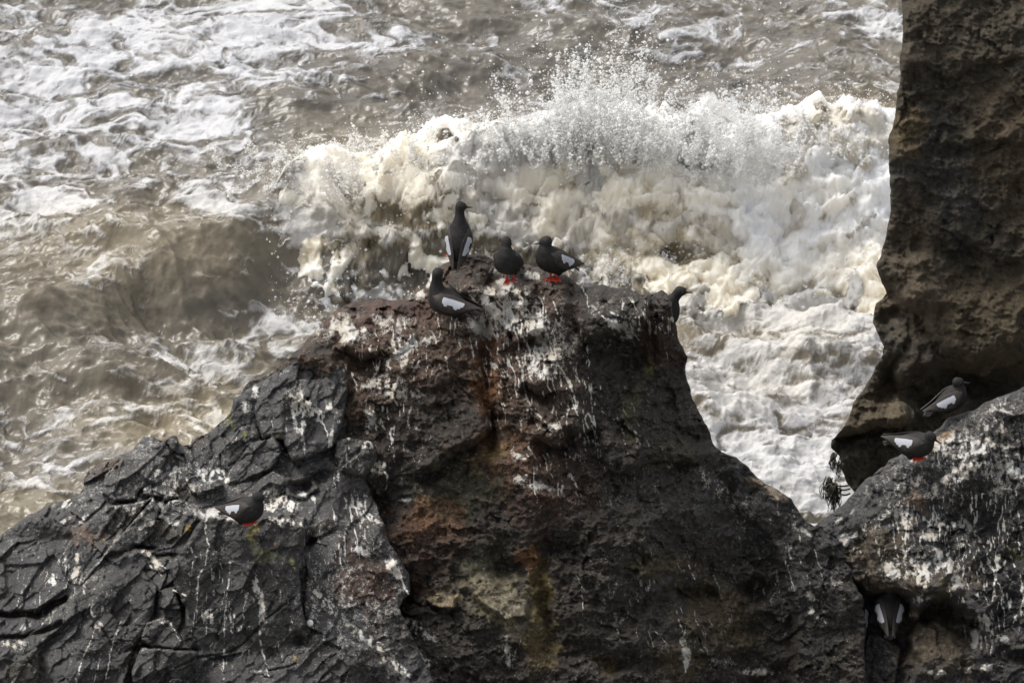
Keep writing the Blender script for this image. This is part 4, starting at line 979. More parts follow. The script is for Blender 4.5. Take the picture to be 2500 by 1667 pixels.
for (jx, jy, ns, hgt, lean, spread, size) in JETS:
    foot = at_z(jx, jy, 0.55)
    zf = float(sea_height(np.array([foot[0]]), np.array([foot[1]]))[0][0])
    foot = at_z(jx, jy, max(zf, 0.1))
    for k in range(ns):
        h = hgt*rs.uniform(.25, 1.0)**1.3
        v0 = math.sqrt(2*9.81*h)
        dirx = lean*0.9 + rs.normal(0, spread*0.9); diry = rs.normal(-0.1, spread*0.4)
        o = foot + np.array([rs.normal(0, .17), rs.normal(0, .10), rs.uniform(-.10, .05)])
        tt = rs.uniform(.25, 1.0)
        n = rs.randint(30, 170)
        ts = np.clip(tt*(rs.rand(n)**0.8), 0, 1.5)*v0/9.81
        vel = np.array([dirx*v0*0.45, diry*v0*0.4, v0])
        pos = o + ts[:, None]*vel + np.stack([0*ts, 0*ts, -0.5*9.81*ts*ts], -1)
        sp = 0.006 + 0.022*(ts*9.81/v0)*rs.uniform(.2, 1.4)
        pos = pos + rs.normal(0, 1, (n, 3))*sp[:, None]
        r = np.exp(rs.normal(math.log(0.0026), .75, n))*size*(1.15-0.35*np.clip(ts*9.81/v0, 0, 1))
        C3.append(pos); R3.append(r); K3.append(np.full(n, .15 if jx > 1200 else .5))
# a mist of fine drops over the whole crest, denser low down
def scatter(px0, px1, n, up, sz, dy=0.22, crm=0.4):
    pxs = rs.uniform(px0, px1, n)
    c = np.array([np.interp(pxs, [q[0] for q in CREST], cp[:, i]) for i in range(3)]).T
    e = np.abs(rs.exponential(up, n))
    clump = fbm(c[:, 0]*3.0, e*3.0, octv=3, seed=200)
    keep = rs.rand(n) < np.clip(0.3+2.6*clump, 0.0, 1)
    c = c[keep]; e = e[keep]
    pos = c + np.stack([rs.normal(0, .05, len(c)), rs.normal(0, dy, len(c)), e-0.10], -1)
    C3.append(pos); R3.append(np.exp(rs.normal(math.log(sz), .55, len(c)))); K3.append(np.full(len(c), crm))
scatter(1180, 1900, 4500, 0.13, 0.0034, crm=.1); scatter(1300, 1620, 2500, 0.24, 0.0034, crm=.0); scatter(660, 1250, 2500, 0.06, 0.0034); scatter(1850, 2180, 3000, 0.07, 0.0032)
scatter(1180, 1900, 34000, 0.11, 0.0017, crm=.1); scatter(1300, 1620, 14000, 0.22, 0.0016, crm=.0); scatter(660, 1250, 26000, 0.05, 0.0017); scatter(1850, 2180, 14000, 0.05, 0.0018)
scatter(1200, 1900, 900, 0.42, 0.0036, .3, .0); scatter(900, 1300, 500, 0.35, 0.0036, .3, .0)
# lumps of foam that roughen the broken mass
def lumps(px0, px1, py0, py1, n, sz):
    a = rs.uniform(px0, px1, n); b = rs.uniform(py0, py1, n)
    p = at_z(a, b, 0.5)
    zz, tf_, br_ = sea_height(p[:, 0], p[:, 1])
    m = (tf_ > -0.25) & (tf_ < 0.9)
    p = p[m]; p[:, 2] = zz[m] + rs.exponential(0.018, m.sum())
    C3.append(p); R3.append(np.exp(rs.normal(math.log(sz), .55, len(p)))); K3.append(np.clip(rs.normal(.4, .3, len(p)), 0, 1))
lumps(650, 2180, 250, 640, 8000, 0.0040)
lumps(1100, 2180, 250, 520, 5000, 0.0055)
C3 = np.concatenate(C3); R3 = np.clip(np.concatenate(R3), 0.0010, 0.013); K3 = np.concatenate(K3)
OV = np.array([(1, 0, 0), (-1, 0, 0), (0, 1, 0), (0, -1, 0), (0, 0, 1), (0, 0, -1)], float)
OF = np.array([(0, 2, 4), (2, 1, 4), (1, 3, 4), (3, 0, 4), (2, 0, 5), (1, 2, 5), (3, 1, 5), (0, 3, 5)])
jit = rs.uniform(.7, 1.35, (len(C3), 1, 3))
V3 = (C3[:, None, :] + OV[None]*R3[:, None, None]*jit).reshape(-1, 3)
F3 = (OF[None]+6*np.arange(len(C3))[:, None, None]).reshape(-1, 3)
# the collapsing mass of foam: a heaped shell over crest and face, with torn curtains of water thrown up from the crest
def foam_material(name, lace=False):
    t = NT(name)
    pos = t.n('ShaderNodeTexCoord').outputs['Object']
    n1 = t.noise(9, 5, 0.6, pos); n2 = t.noise(38, 5, 0.7, pos)
    thin = t.attr('thin')
    c = t.mix(t.attr('cream'), (0.92, 0.92, 0.92) if lace else (0.80, 0.80, 0.80), (0.83, 0.77, 0.65))
    th_ = t.mapr(t.math('ADD', thin, t.math('ADD', t.math('MULTIPLY', t.math('SUBTRACT', n1, 0.5), 1.3), t.math('MULTIPLY', t.math('SUBTRACT', n2, 0.5), 0.9))), 0.45, 1.0)
    if not lace:
        c = t.mix(t.math('MULTIPLY', th_, 0.85), c, (0.40, 0.335, 0.225))
    bs = t.n('ShaderNodeBsdfPrincipled'); t.l(c, bs.inputs['Base Color'])
    bs.inputs['Roughness'].default_value = 0.6; bs.inputs['Specular IOR Level'].default_value = 0.25
    bs.inputs['Subsurface Weight'].default_value = 0.0 if lace else 0.75
    bs.inputs['Subsurface Radius'].default_value = (1.0, 0.9, 0.75); bs.inputs['Subsurface Scale'].default_value = 0.09
    bp = t.n('ShaderNodeBump'); bp.inputs['Strength'].default_value = 0.35; bp.inputs['Distance'].default_value = 0.02
    t.l(t.math('ADD', n1, t.math('MULTIPLY', n2, 0.5)), bp.inputs['Height']); t.l(bp.outputs[0], bs.inputs['Normal'])
    sh = bs.outputs[0]
    if lace:
        tr = t.n('ShaderNodeBsdfTranslucent'); t.l(c, tr.inputs['Color'])
        mx = t.n('ShaderNodeMixShader'); mx.inputs[0].default_value = 0.5; t.l(sh, mx.inputs[1]); t.l(tr.outputs[0], mx.inputs[2])
        tp = t.n('ShaderNodeBsdfTransparent')
        mp = t.n('ShaderNodeMapping'); mp.inputs['Scale'].default_value = (1, 1, 0.7); t.l(pos, mp.inputs[0])
        m1 = t.noise(8, 7, 0.66, mp.outputs[0]); m2 = t.noise(60, 3, 0.6, mp.outputs[0])
        a_ = t.math('ADD', t.math('MULTIPLY', t.math('SUBTRACT', m1, 0.5), 3.2), t.math('MULTIPLY', t.math('SUBTRACT', m2, 0.5), 1.0))
        a_ = t.mapr(t.math('SUBTRACT', a_, t.math('SUBTRACT', thin, 0.55)), 0.0, 0.22)
        m3 = t.n('ShaderNodeMixShader'); t.l(a_, m3.inputs[0]); t.l(tp.outputs[0], m3.inputs[1]); t.l(mx.outputs[0], m3.inputs[2]); sh = m3.outputs[0]
    t.l(sh, t.out.inputs[0]); return t.m
def billow(a, b, c, octv, gain, seed):
    s_ = 0; am = 1; f_ = 1; tt_ = 0
    for i_ in range(octv):
        s_ = s_ + am*np.abs(perlin(a*f_+7.7*i_, b*f_, c*f_, seed+i_))*2; tt_ += am; am *= gain; f_ *= 2.05
    return s_/tt_
TH_PX = [600, 680, 760, 850, 950, 1100, 1200, 1300, 1400, 1475, 1560, 1620, 1700, 1780, 1860, 1980, 2080, 2180, 2300]
TH = [.02, .10, .07, .04, .09, .10, .14, .22, .34, .52, .30, .22, .42, .34, .18, .10, .12, .10, .05]
xs = np.arange(-2.05, 3.4, 0.0062*Q); qs = np.arange(-0.40, 1.25, 0.0062*Q)
XX, QQ = np.meshgrid(xs, qs)
xf = XX.ravel(); qf = QQ.ravel(); yf = smooth_y(xf)-qf
zf_, tf2, br2 = sea_height(xf, yf)
pf, pyf, _ = to_px(np.stack([xf, yf, zf_], -1))
thf = np.interp(pf, TH_PX, TH)
n_lo = fbm(xf*1.7, yf*1.3, zf_*2.0, octv=3, seed=240)
reach = np.interp(pf, [600, 680, 760, 860, 940, 1050, 1200, 1450, 1600, 1750, 2200], [.15, .75, .85, .45, .40, .55, .70, .85, .80, .95, 1.15])
lft = pf - 90*np.clip(qf, 0, 1) + 70*fbm(qf*3, xf, octv=3, seed=256)
env = sstep(610, 760, lft)*sstep(-0.38, -0.18, qf)*sstep(0.0, 0.30, reach-qf+0.42*n_lo+.20*fbm(xf*8, yf*5, zf_*8, octv=3, seed=241))
env = np.maximum(env, sstep(660, 760, lft)*np.exp(-((qf-0.02)/0.16)**4))
for hx_, hy_, ha_, hb_, hk_ in ((965, 525, 60, 45, 1.0), (1190, 500, 55, 26, .9), (1650, 615, 90, 30, 1.0), (1560, 600, 60, 26, .7), (1300, 600, 60, 26, .6), (1410, 560, 50, 30, .5), (2080, 350, 60, 26, .5), (760, 520, 60, 20, .5), (1780, 590, 50, 20, .5)):
    env = env*(1-hk_*sstep(0.25, 0.65, np.exp(-((pf-hx_)/ha_)**2-((pyf-hy_)/hb_)**2)+0.35*fbm(xf*6, yf*4, zf_*6, octv=3, seed=257)))
ws = 0.10*fbm(xf*3, yf*3, zf_*3, octv=3, seed=242)
b1_ = billow(xf*2.6+ws, yf*1.6, zf_*3.0+ws, 6, .52, 243)
r1_ = ridged(xf*5+ws*4, yf*3, zf_*5, octv=4, gain=.55, seed=250)-.6
fine_ = fbm(xf*34, yf*22, zf_*34, octv=2, seed=251)
crest_w = np.exp(-(qf/0.16)**2)
spk = np.clip(ridged(xf*7+2*qf, qf*2.0, octv=4, gain=.6, seed=252)-.50, 0, 1)*2.0*np.clip(.55+1.2*fbm(xf*2.1, qf*0, octv=2, seed=253), .1, 1.5)
dn_ = env*(0.016 + 0.105*b1_*np.interp(pf, [620, 800, 950, 1200], [.35, .7, .8, 1]) + 0.045*r1_ + 0.007*fine_) - 0.05*(1-env)
fr_ = sstep(-0.1, 0.35, qf)
oy = -dn_*0.80*fr_ + dn_*0.2*(1-fr_); oz = dn_*(0.60*fr_+0.95*(1-fr_)) + env*crest_w*(spk*thf*0.22 + 0.13*fbm(xf*2.4, qf*0, octv=3, seed=259))
ox = dn_*0.35*perlin(xf*6, yf*6, zf_*6, seed=254)
Vs_ = np.stack([xf+ox, yf+oy, zf_+oz], -1)
thin_ = np.clip(0.62-1.6*(b1_-0.33) - 0.6*r1_ + 0.55*sstep(430, 600, pyf)*(-n_lo*2.2+.05) - 0.45*crest_w - 0.25*sstep(1750, 2000, pf) , 0, 1.2)*0.75
crm_ = np.clip(0.15+0.75*sstep(330, 520, pyf)+0.9*fbm(xf*1.3, yf, zf_*1.5, octv=3, seed=255)-0.35*np.exp(-((pf-1450)/200)**2)*sstep(560, 400, pyf), 0, 1)
r_, c__ = XX.shape; idx = np.arange(r_*c__).reshape(r_, c__)
Fs_ = np.stack([idx[:-1, :-1].ravel(), idx[:-1, 1:].ravel(), idx[1:, 1:].ravel(), idx[1:, :-1].ravel()], 1)
keepf = env[Fs_].max(1) > 0.02
Fs_ = Fs_[keepf][:, ::-1]
shell = mesh_from_np('breaking_foam', Vs_, Fs_, foam_material('heaped_foam'), {'cream': crm_, 'thin': thin_})
tag(shell, 'billowing cream white foam of the wave collapsing behind the birds', 'foam', kind='stuff')
# torn curtains
lace_mat = foam_material('torn_water', True)
xs2 = np.arange(-2.0, 3.35, 0.012*Q); us = np.linspace(0, 1, 46)
CV, CF, CT, CC, o4 = [], [], [], [], 0
for L_ in range(6):
    XX, UU = np.meshgrid(xs2, us); xg = XX.ravel(); ug = UU.ravel()
    q0 = (-0.16, -0.08, 0.0, 0.08, 0.17, 0.28)[L_]
    yb = smooth_y(xg)-q0; zb = sea_height(xg, yb)[0]
    pg = to_px(np.stack([xg, yb, zb], -1))[0]
    tg = np.interp(pg, TH_PX, TH)*(1.0, 1.1, 1.2, 1.0, .8, .55)[L_]
    var = np.clip(0.60+1.5*fbm(xg*2.6, xg*0+L_*5.1, octv=3, seed=260+L_), .12, 1.7)
    hgt_ = tg*var
    fan = 0.35*perlin(xg*1.4, xg*0+L_*3.3, seed=270+L_)
    wob = fbm(xg*4, ug*2.2, xg*0+L_*2, octv=3, seed=280+L_)
    X_ = xg + fan*ug*hgt_ + 0.03*wob; Y_ = yb - (0.10+.35*hgt_)*ug*ug*(1.0 if L_ > 1 else .2) + 0.07*wob*(.3+ug); Z_ = zb - .05 + (hgt_+.07)*(ug-0.28*ug**3) + .02*wob
    CV.append(np.stack([X_, Y_, Z_], -1))
    r_, c__ = XX.shape; idx = np.arange(r_*c__).reshape(r_, c__)+o4; o4 += r_*c__
    F_ = np.stack([idx[:-1, :-1].ravel(), idx[:-1, 1:].ravel(), idx[1:, 1:].ravel(), idx[1:, :-1].ravel()], 1)
    edge_ = sstep(620, 700, pg)
    CT.append(-0.15 + 1.7*ug**1.2 + 1.5*(1-edge_)); CC.append(np.clip(.15+.3*(pg < 1200)+.3*wob, 0, 1)); CF.append(F_)
cur = mesh_from_np('water_curtain', np.concatenate(CV), np.concatenate(CF), lace_mat, {'cream': np.concatenate(CC), 'thin': np.concatenate(CT)})
tag(cur, 'torn sheets of white water leaping up along the crest of the breaking wave', 'splash', kind='stuff')
spray = mesh_from_np('sea_spray', V3, F3, spray_mat, {'cream': np.repeat(K3, 6)})
tag(spray, 'white spray and foam thrown up by the breaking wave', 'spray', kind='stuff')
print('drops', len(C3))

# ------------------------------------------------------------------ the guillemots
def plumage(name, col, rough=0.75):
    t = NT(name)
    pos = t.n('ShaderNodeTexCoord').outputs['Object']
    n = t.noise(120, 4, 0.65, pos); n2 = t.noise(28, 3, 0.5, pos)
    wh = t.attr('patch')
    e = t.math('ADD', wh, t.math('MULTIPLY', t.math('SUBTRACT', n, 0.5), 0.15))
    vo = t.n('ShaderNodeTexVoronoi'); vo.inputs['Scale'].default_value = 95; t.l(pos, vo.inputs['Vector'])
    sc_ = t.math('ADD', t.math('MULTIPLY', t.mapr(vo.outputs['Distance'], 0.25, 0.7), 0.55), t.math('MULTIPLY', t.mapr(n2, 0.3, 0.7), 0.45))
    sc_ = t.math('ADD', sc_, t.attr('quill'), True)
    base = t.mix(sc_, tuple(c*.75 for c in col), tuple(c*2.0 for c in col))
    c = t.mix(t.mapr(e, 0.40, 0.60), base, (0.38, 0.39, 0.42))
    bs = t.n('ShaderNodeBsdfPrincipled'); t.l(c, bs.inputs['Base Color'])
    bs.inputs['Roughness'].default_value = rough; bs.inputs['Specular IOR Level'].default_value = 0.3
    bs.inputs['Sheen Weight'].default_value = 0.0; bs.inputs['Sheen Roughness'].default_value = 0.4
    bp = t.n('ShaderNodeBump'); bp.inputs['Strength'].default_value = 0.35; bp.inputs['Distance'].default_value = 0.002
    t.l(n, bp.inputs['Height']); t.l(bp.outputs[0], bs.inputs['Normal'])
    t.l(bs.outputs[0], t.out.inputs[0]); return t.m
def plain(name, col, rough=0.5, var=0.3):
    t = NT(name); pos = t.n('ShaderNodeTexCoord').outputs['Object']
    bs = t.n('ShaderNodeBsdfPrincipled')
    t.l(t.mix(t.noise(60, 3, .6, pos), tuple(c*(1-var) for c in col), tuple(min(1, c*(1+var)) for c in col)), bs.inputs['Base Color'])
    bs.inputs['Roughness'].default_value = rough; t.l(bs.outputs[0], t.out.inputs[0]); return t.m
body_mat = plumage('sooty_plumage', (0.009, 0.008, 0.0075))
wing_mat = plumage('brown_black_plumage', (0.019, 0.0155, 0.013), 0.65)
tail_mat = plumage('worn_tail_feathers', (0.022, 0.018, 0.016), 0.7)
bill_mat = plain('black_bill', (0.012, 0.012, 0.012), 0.3)
foot_mat = plain('red_feet', (0.42, 0.030, 0.008), 0.45, 0.35)
eye_mat = plain('dark_eye', (0.005, 0.005, 0.005), 0.08, 0)

def tube(path, radii, seg=12, sy=1.0, close=True, flat=None):
    """closed tube along a 3-D path; returns verts, faces (quads)"""
    path = np.array(path, float); n = len(path)
    V = []; up = np.array([0, 0, 1.0]) if flat is None else np.array(flat, float)
    for i in range(n):
        t = path[min(i+1, n-1)]-path[max(i-1, 0)]; t /= np.linalg.norm(t)+1e-9
        a = np.cross(t, up)
        if np.linalg.norm(a) < 1e-3: a = np.cross(t, [1, 0, 0])
        a /= np.linalg.norm(a); b = np.cross(a, t)
        r = radii[i]; ra, rb = (r if np.isscalar(r) else r[0]), (r*sy if np.isscalar(r) else r[1])
        for k in range(seg):
            q = 2*math.pi*k/seg
            V.append(path[i]+a*math.cos(q)*ra+b*math.sin(q)*rb)
    Fc = [(i*seg+k, i*seg+(k+1) % seg, (i+1)*seg+(k+1) % seg, (i+1)*seg+k) for i in range(n-1) for k in range(seg)]
    return np.array(V), np.array(Fc)

def put(name, V, Fc, mat, M, parent, attrs=None):
    V = np.asarray(V, float)
    Vw = V@M[:3, :3].T+M[:3, 3] if M is not None else V
    return mesh_from_np(name, Vw, np.asarray(Fc), mat, attrs or {}, None, True, parent)

def rotm(yaw=0, pitch=0, rollr=0):
    return np.array(Matrix.Rotation(math.radians(yaw), 3, 'Z') @ Matrix.Rotation(-math.radians(pitch), 3, 'Y') @ Matrix.Rotation(math.radians(rollr), 3, 'X'))

def interp_chain(pts, per=7):
    """Catmull-Rom through (x,y,z,ry,rz)"""
    P = np.array(pts, float); P = np.concatenate([[2*P[0]-P[1]], P, [2*P[-1]-P[-2]]])
    out = []
    for i in range(1, len(P)-2):
        for k in range(per):
            t = k/per
            out.append(0.5*((2*P[i])+(-P[i-1]+P[i+1])*t+(2*P[i-1]-5*P[i]+4*P[i+1]-P[i+2])*t*t+(-P[i-1]+3*P[i]-3*P[i+1]+P[i+2])*t**3))
    out.append(P[-2]); return np.array(out)

def guillemot(foot, label, yaw, pitch=30, hb=0.085, neck=(0.05, 0.09), head_yaw=None, head_pitch=0, body_roll=0, size=1.0, feet=((0.0, 0.028), (0.0, -0.028)), plump=1.0, foot_yaw=None, neck_side=0.0, show_feet=True, foot_drop=0.0, wing_lift=0.0):
    """a pigeon-sized seabird; foot = world point under it, yaw 0 = facing picture right, 90 = facing away"""
    if head_yaw is None: head_yaw = yaw
    S = size
    Ry = rotm(yaw); Rb = rotm(yaw, pitch, body_roll)
    bc = np.array([0, 0, hb*S])                         # body centre above the feet
    def B(x, y, z): return bc + Rb@(np.array([x, y, z])*S)
    Rh = rotm(head_yaw, head_pitch)
    nb = B(0.065, 0, 0.012)                              # neck base
    hd = bc + Ry@(np.array([0.065+neck[0], neck_side, neck[1]+0.02])*S)   # head centre
    # body, neck and head as one skin of overlapping spheres
    ch = [(*B(-0.105, 0, 0.004), .014, .012), (*B(-0.075, 0, 0.0), .036, .030), (*B(-0.035, 0, -0.004), .058, .050), (*B(0.01, 0, -0.006), .066, .060),
          (*B(0.045, 0, -0.002), .056, .055), (*(nb+0.3*(hd-nb)), .036, .036), (*(nb+0.62*(hd-nb)), .0275, .0275), (*hd, .0285, .0275)]
    cc = interp_chain(ch, 6)
    vs, fs = [], []
    off = 0
    u = np.linspace(0, math.pi, 9); v = np.linspace(0, 2*math.pi, 14, endpoint=False)
    sph = np.array([(math.sin(a)*math.cos(b), math.sin(a)*math.sin(b), math.cos(a)) for a in u for b in v])
    sf = np.array([(i*14+k, (i+1)*14+k, (i+1)*14+(k+1) % 14, i*14+(k+1) % 14) for i in range(8) for k in range(14)])
    def ball(c, rx, ry, rz, R):
        nonlocal off
        vs.append(c+(sph*np.array([rx, ry, rz])*S)@R.T); fs.append(sf+off); off += len(sph)
    nbody = 4*6
    for i, q in enumerate(cc):
        R = Rb if i < nbody+3 else np.eye(3)
        ball(q[:3], min(q[3], q[4])*0.95, q[3]*plump, q[4]*plump, R)
    ball(hd+Rh@(np.array([.010, 0, .001])*S), .0265, .0245, .024, Rh)      # brow
    ball(hd+Rh@(np.array([.021, 0, -.004])*S), .019, .0135, .013, Rh)    # bill base
    ball(B(-0.03, 0, -0.035), .045, .045, .028, Rb)                        # belly and vent
    for sy in (1, -1):
        if show_feet: ball(bc+Ry@(np.array([-.012, sy*.026, -.05])*S), .018, .017, .030, np.eye(3))  # thighs
    me = bpy.data.meshes.new('guillemot')
    V = np.concatenate(vs); Fc = np.concatenate(fs)
    me.from_pydata([tuple(p) for p in V], [], [tuple(int(a) for a in f) for f in Fc])
    tmp = bpy.data.objects.new('guillemot', me); COL.objects.link(tmp)
    m1 = tmp.modifiers.new('r', 'REMESH'); m1.mode = 'VOXEL'; m1.voxel_size = 0.0042*S
    m2 = tmp.modifiers.new('s', 'SMOOTH'); m2.iterations = 5; m2.factor = 0.6
    dg = bpy.context.evaluated_depsgraph_get()
    me2 = bpy.data.meshes.new_from_object(tmp.evaluated_get(dg))
    bpy.data.objects.remove(tmp); bpy.data.meshes.remove(me)
    me2.name = 'guillemot'
    me2.polygons.foreach_set('use_smooth', np.ones(len(me2.polygons), bool))
    me2.attributes.new('patch', 'FLOAT', 'POINT')
    me2.materials.clear(); me2.materials.append(body_mat)
    root = bpy.data.objects.new('guillemot', me2); COL.objects.link(root)
    root.location = foot
    tag(root, label, 'seabird', 'guillemots resting on the rocks')
    # bill
    bp = [hd+Rh@(np.array(p)*S) for p in ((.028, 0, -.004), (.038, 0, -.005), (.050, 0, -.0065), (.062, 0, -.0085), (.069, 0, -.0105))]
    Vb, Fb = tube(bp, [.0078*S, .0062*S, .0046*S, .0028*S, .0006*S], 10, 0.9)
    put('bill', Vb, Fb, bill_mat, None, root)
    for sy in (1, -1):
        c = hd+Rh@(np.array([.016, sy*.0235, .005])*S)
        ve = c+(sph*.0036*S); put('eye', ve, sf, eye_mat, None, root)
    # folded wings with the white patch
    for sy in (1, -1):
        nt, nq = 44, 26
        Vw, pat, qu = [], [], []
        for i in range(nt):
            t = i/(nt-1)
            x = 0.068-0.235*t
            wdt = 0.041*(math.sin(min(1, (t+0.03)*2.6)*math.pi/2)**0.8)*(1-max(0, (t-0.42)/0.58)**1.35)+0.0025
            side = 0.052*plump*math.sin(min(1, t*3.0+.38)*math.pi/2)*(1-0.80*max(0, (t-.30)/.70)**1.1)+0.004
            zc = 0.022-0.012*math.sin(t*math.pi)+0.012*t + wing_lift*t
            lean = 0.55+0.35*t                             # top edge leans in over the back
            for k in range(nq):
                ph = 2*math.pi*k/nq
                q = math.cos(ph); o_ = math.sin(ph)
                th = 0.011*(1-t*0.72)
                cv = -0.014*q*q*(1-t*.6)                       # wraps round the body
                yy = side + (o_*th+cv) - q*wdt*math.sin(lean)*0.75
                zz = zc + q*wdt*math.cos(lean*0.8) + 0.35*o_*th
                Vw.append(B(x, sy*yy, zz))
                edge = 0.022*math.sin(q*9)+.012*math.sin(q*21+1)
                ok = o_ > -0.2
                low = np.interp(t, [.22, .30, .40, .44, .52, .60, .67], [.30, -.28, -.12, .12, -.42, -.30, .30])
                pv = sstep(-0.012, 0.018, min((q-low+edge*2)*0.5, (0.66-q)*0.5, t-0.23, 0.67-t))
                pat.append(float(pv) if ok else 0.0)
                qu.append(float(0.75*sstep(.5, .7, t)*max(0, math.sin((q+t*.6)*24))**3 - 0.25*sstep(.5, .7, t)))
        Vw = np.array(Vw)
        Fw = np.array([(i*nq+k, i*nq+(k+1) % nq, (i+1)*nq+(k+1) % nq, (i+1)*nq+k) for i in range(nt-1) for k in range(nq)])
        put('wing', Vw, Fw, wing_mat, None, root, {'patch': np.array(pat), 'quill': np.array(qu)})
    # short tail, a fan of overlapping feathers
    Vt, Ft, o2 = [], [], 0
    for k in range(7):
        a = (k-3)*0.085
        p = [B(-0.085, math.sin(a)*.01, .006), B(-0.125, math.sin(a)*.05, .004-.0015*abs(k-3)), B(-0.160+.004*abs(k-3), math.sin(a)*.085, .000-.002*abs(k-3)), B(-0.168+.005*abs(k-3), math.sin(a)*.092, -.001-.002*abs(k-3))]
        v_, f_ = tube(p, [(.010*S, .004*S), (.012*S, .0022*S), (.0095*S, .0015*S), (.003*S, .0008*S)], 8, flat=Rb@np.array([0, 0, 1.0]))
        Vt.append(v_); Ft.append(f_+o2); o2 += len(v_)
    Vt = np.concatenate(Vt); put('tail', Vt, np.concatenate(Ft), tail_mat, None, root, {'patch': np.zeros(len(Vt))})
    # red webbed feet
    if show_feet:
        Rf = rotm(yaw if foot_yaw is None else foot_yaw)
        for (fx, fy) in feet:
            ank = Rf@(np.array([fx-.004, fy, .022])*S); base = Rf@(np.array([fx, fy, .002])*S)
            ank0 = Rf@(np.array([fx-.012, fy, .045])*S)
            v_, f_ = tube([ank0, ank, base], [.0052*S, .0048*S, .0060*S], 8)
            Vf = [v_]; Ff = [f_]; o3 = len(v_)
            toes = []
            for an in (-32, 0, 32):
                dr = Rf@np.array([math.cos(math.radians(an)), math.sin(math.radians(an)), 0])
                tp = base+dr*.044*S; tp[2] = .001*S
                mid = base+dr*.022*S; mid[2] = .005*S
                v_, f_ = tube([base, mid, tp, tp+dr*.006*S-np.array([0, 0, .003*S])], [.0050*S, .0040*S, .0032*S, .0007*S], 8)
                Vf.append(v_); Ff.append(f_+o3); o3 += len(v_); toes.append((mid, tp))
            for a, b in ((0, 1), (1, 2)):
                ma, ta = toes[a]; mb, tb = toes[b]
                q = np.array([base, ma, ta*0.96+base*0.04, (ta+tb)/2*0.92+base*0.08, tb*0.96+base*0.04, mb])
                top = q+np.array([0, 0, .0014*S]); bot = q-np.array([0, 0, .0008*S])
                Vf.append(np.concatenate([top, bot]))
                Ff.append(np.array([(0, 1, 2, 3), (0, 3, 4, 5), (6, 9, 8, 7), (6, 11, 10, 9)])+o3)
                Ff.append(np.array([(i, i+6, (i+1) % 6+6, (i+1) % 6) for i in range(6)])+o3); o3 += 12
            put('foot', np.concatenate(Vf), np.concatenate(Ff), foot_mat, None, root)
    return root

def stand(srf, d0, px, py, lift=0.0, out=0.0):
    return at(px, py, surf_depth(srf, d0, px, py)-out) + np.array([0, 0, lift])

guillemot(stand(main_s, 35.0, 1120, 632, 0, 0.03), 'black guillemot standing tallest on the rock top with its back turned, head to the right', 82, pitch=56, hb=0.112, neck=(-0.010, 0.150), head_yaw=2, head_pitch=2, size=.93, plump=1.12, feet=((0, .05), (0, -.03)))
guillemot(stand(main_s, 35.0, 1242, 676, 0, 0.04), 'black guillemot facing the camera on the rock top, red feet together, between two others', -108, pitch=30, hb=0.088, neck=(-0.045, 0.088), head_yaw=-84, head_pitch=-30, size=1.02, feet=((0.035, .016), (0.035, -.014)), foot_yaw=-80, neck_side=-0.005, plump=1.08)
guillemot(stand(main_s, 35.0, 1352, 674, 0, 0.04), 'black guillemot in profile with bill pointing left and tail raised over the rock edge', 212, pitch=32, hb=0.088, neck=(-0.026, 0.080), head_yaw=182, head_pitch=-3, size=1.06, feet=((0.02, .014), (0.015, -.014)), foot_yaw=-95, plump=1.05)
guillemot(stand(main_s, 35.0, 1095, 762, 0, 0.03), 'black guillemot lying down below the standing one, large white wing patch in full view', 158, pitch=12, hb=0.056, neck=(-0.010, 0.112), head_yaw=62, head_pitch=4, size=1.06, show_feet=False, plump=1.05)
guillemot(at(1621, 808, 35.42), 'black guillemot with only neck and head showing above the right shoulder of the brown rock', 8, pitch=58, hb=0.08, neck=(0.010, 0.115), head_yaw=2, head_pitch=0, size=1.0)
guillemot(stand(out_s, 34.9, 600, 1270, 0, 0.13), 'black guillemot resting on the dark cracked outcrop at lower left, bill pointing right', -30, pitch=22, hb=0.064, neck=(0.004, 0.062), head_yaw=-22, head_pitch=-2, size=.98, feet=((0.01, .01), (0.01, -.014)), foot_yaw=-60, plump=1.05)
guillemot(stand(right_s, 35.55, 2318, 998, 0, 0.03), 'black guillemot perched highest on the streaked ledge, against the dark cleft under the cliff', 26, pitch=22, hb=0.060, neck=(-0.024, 0.068), head_yaw=4, head_pitch=3, size=.95, show_feet=False)
guillemot(stand(right_s, 35.55, 2232, 1112, 0, 0.15), 'black guillemot leaning forward with bill tipped down, lower of the pair on the streaked ledge', -24, pitch=8, hb=0.066, neck=(0.012, 0.036), head_yaw=-24, head_pitch=-16, size=1.02, feet=((0.02, .0), (0.01, -.02)), foot_yaw=-50)
guillemot(stand(right_s, 35.55, 2170, 1535, 0.02, 0.10), 'black guillemot seen from behind in the dark recess, a white patch on each wing', 90, pitch=30, hb=0.085, neck=(-0.030, 0.068), head_yaw=30, head_pitch=-5, size=1.02, show_feet=False, plump=1.08)
guillemot(at(2088, 1535, 35.5), 'guillemot mostly hidden behind the brown rock edge beside the recess, only wing and tail visible', 100, pitch=40, hb=0.085, neck=(-0.030, 0.060), head_yaw=90, head_pitch=-5, size=.95, show_feet=False)

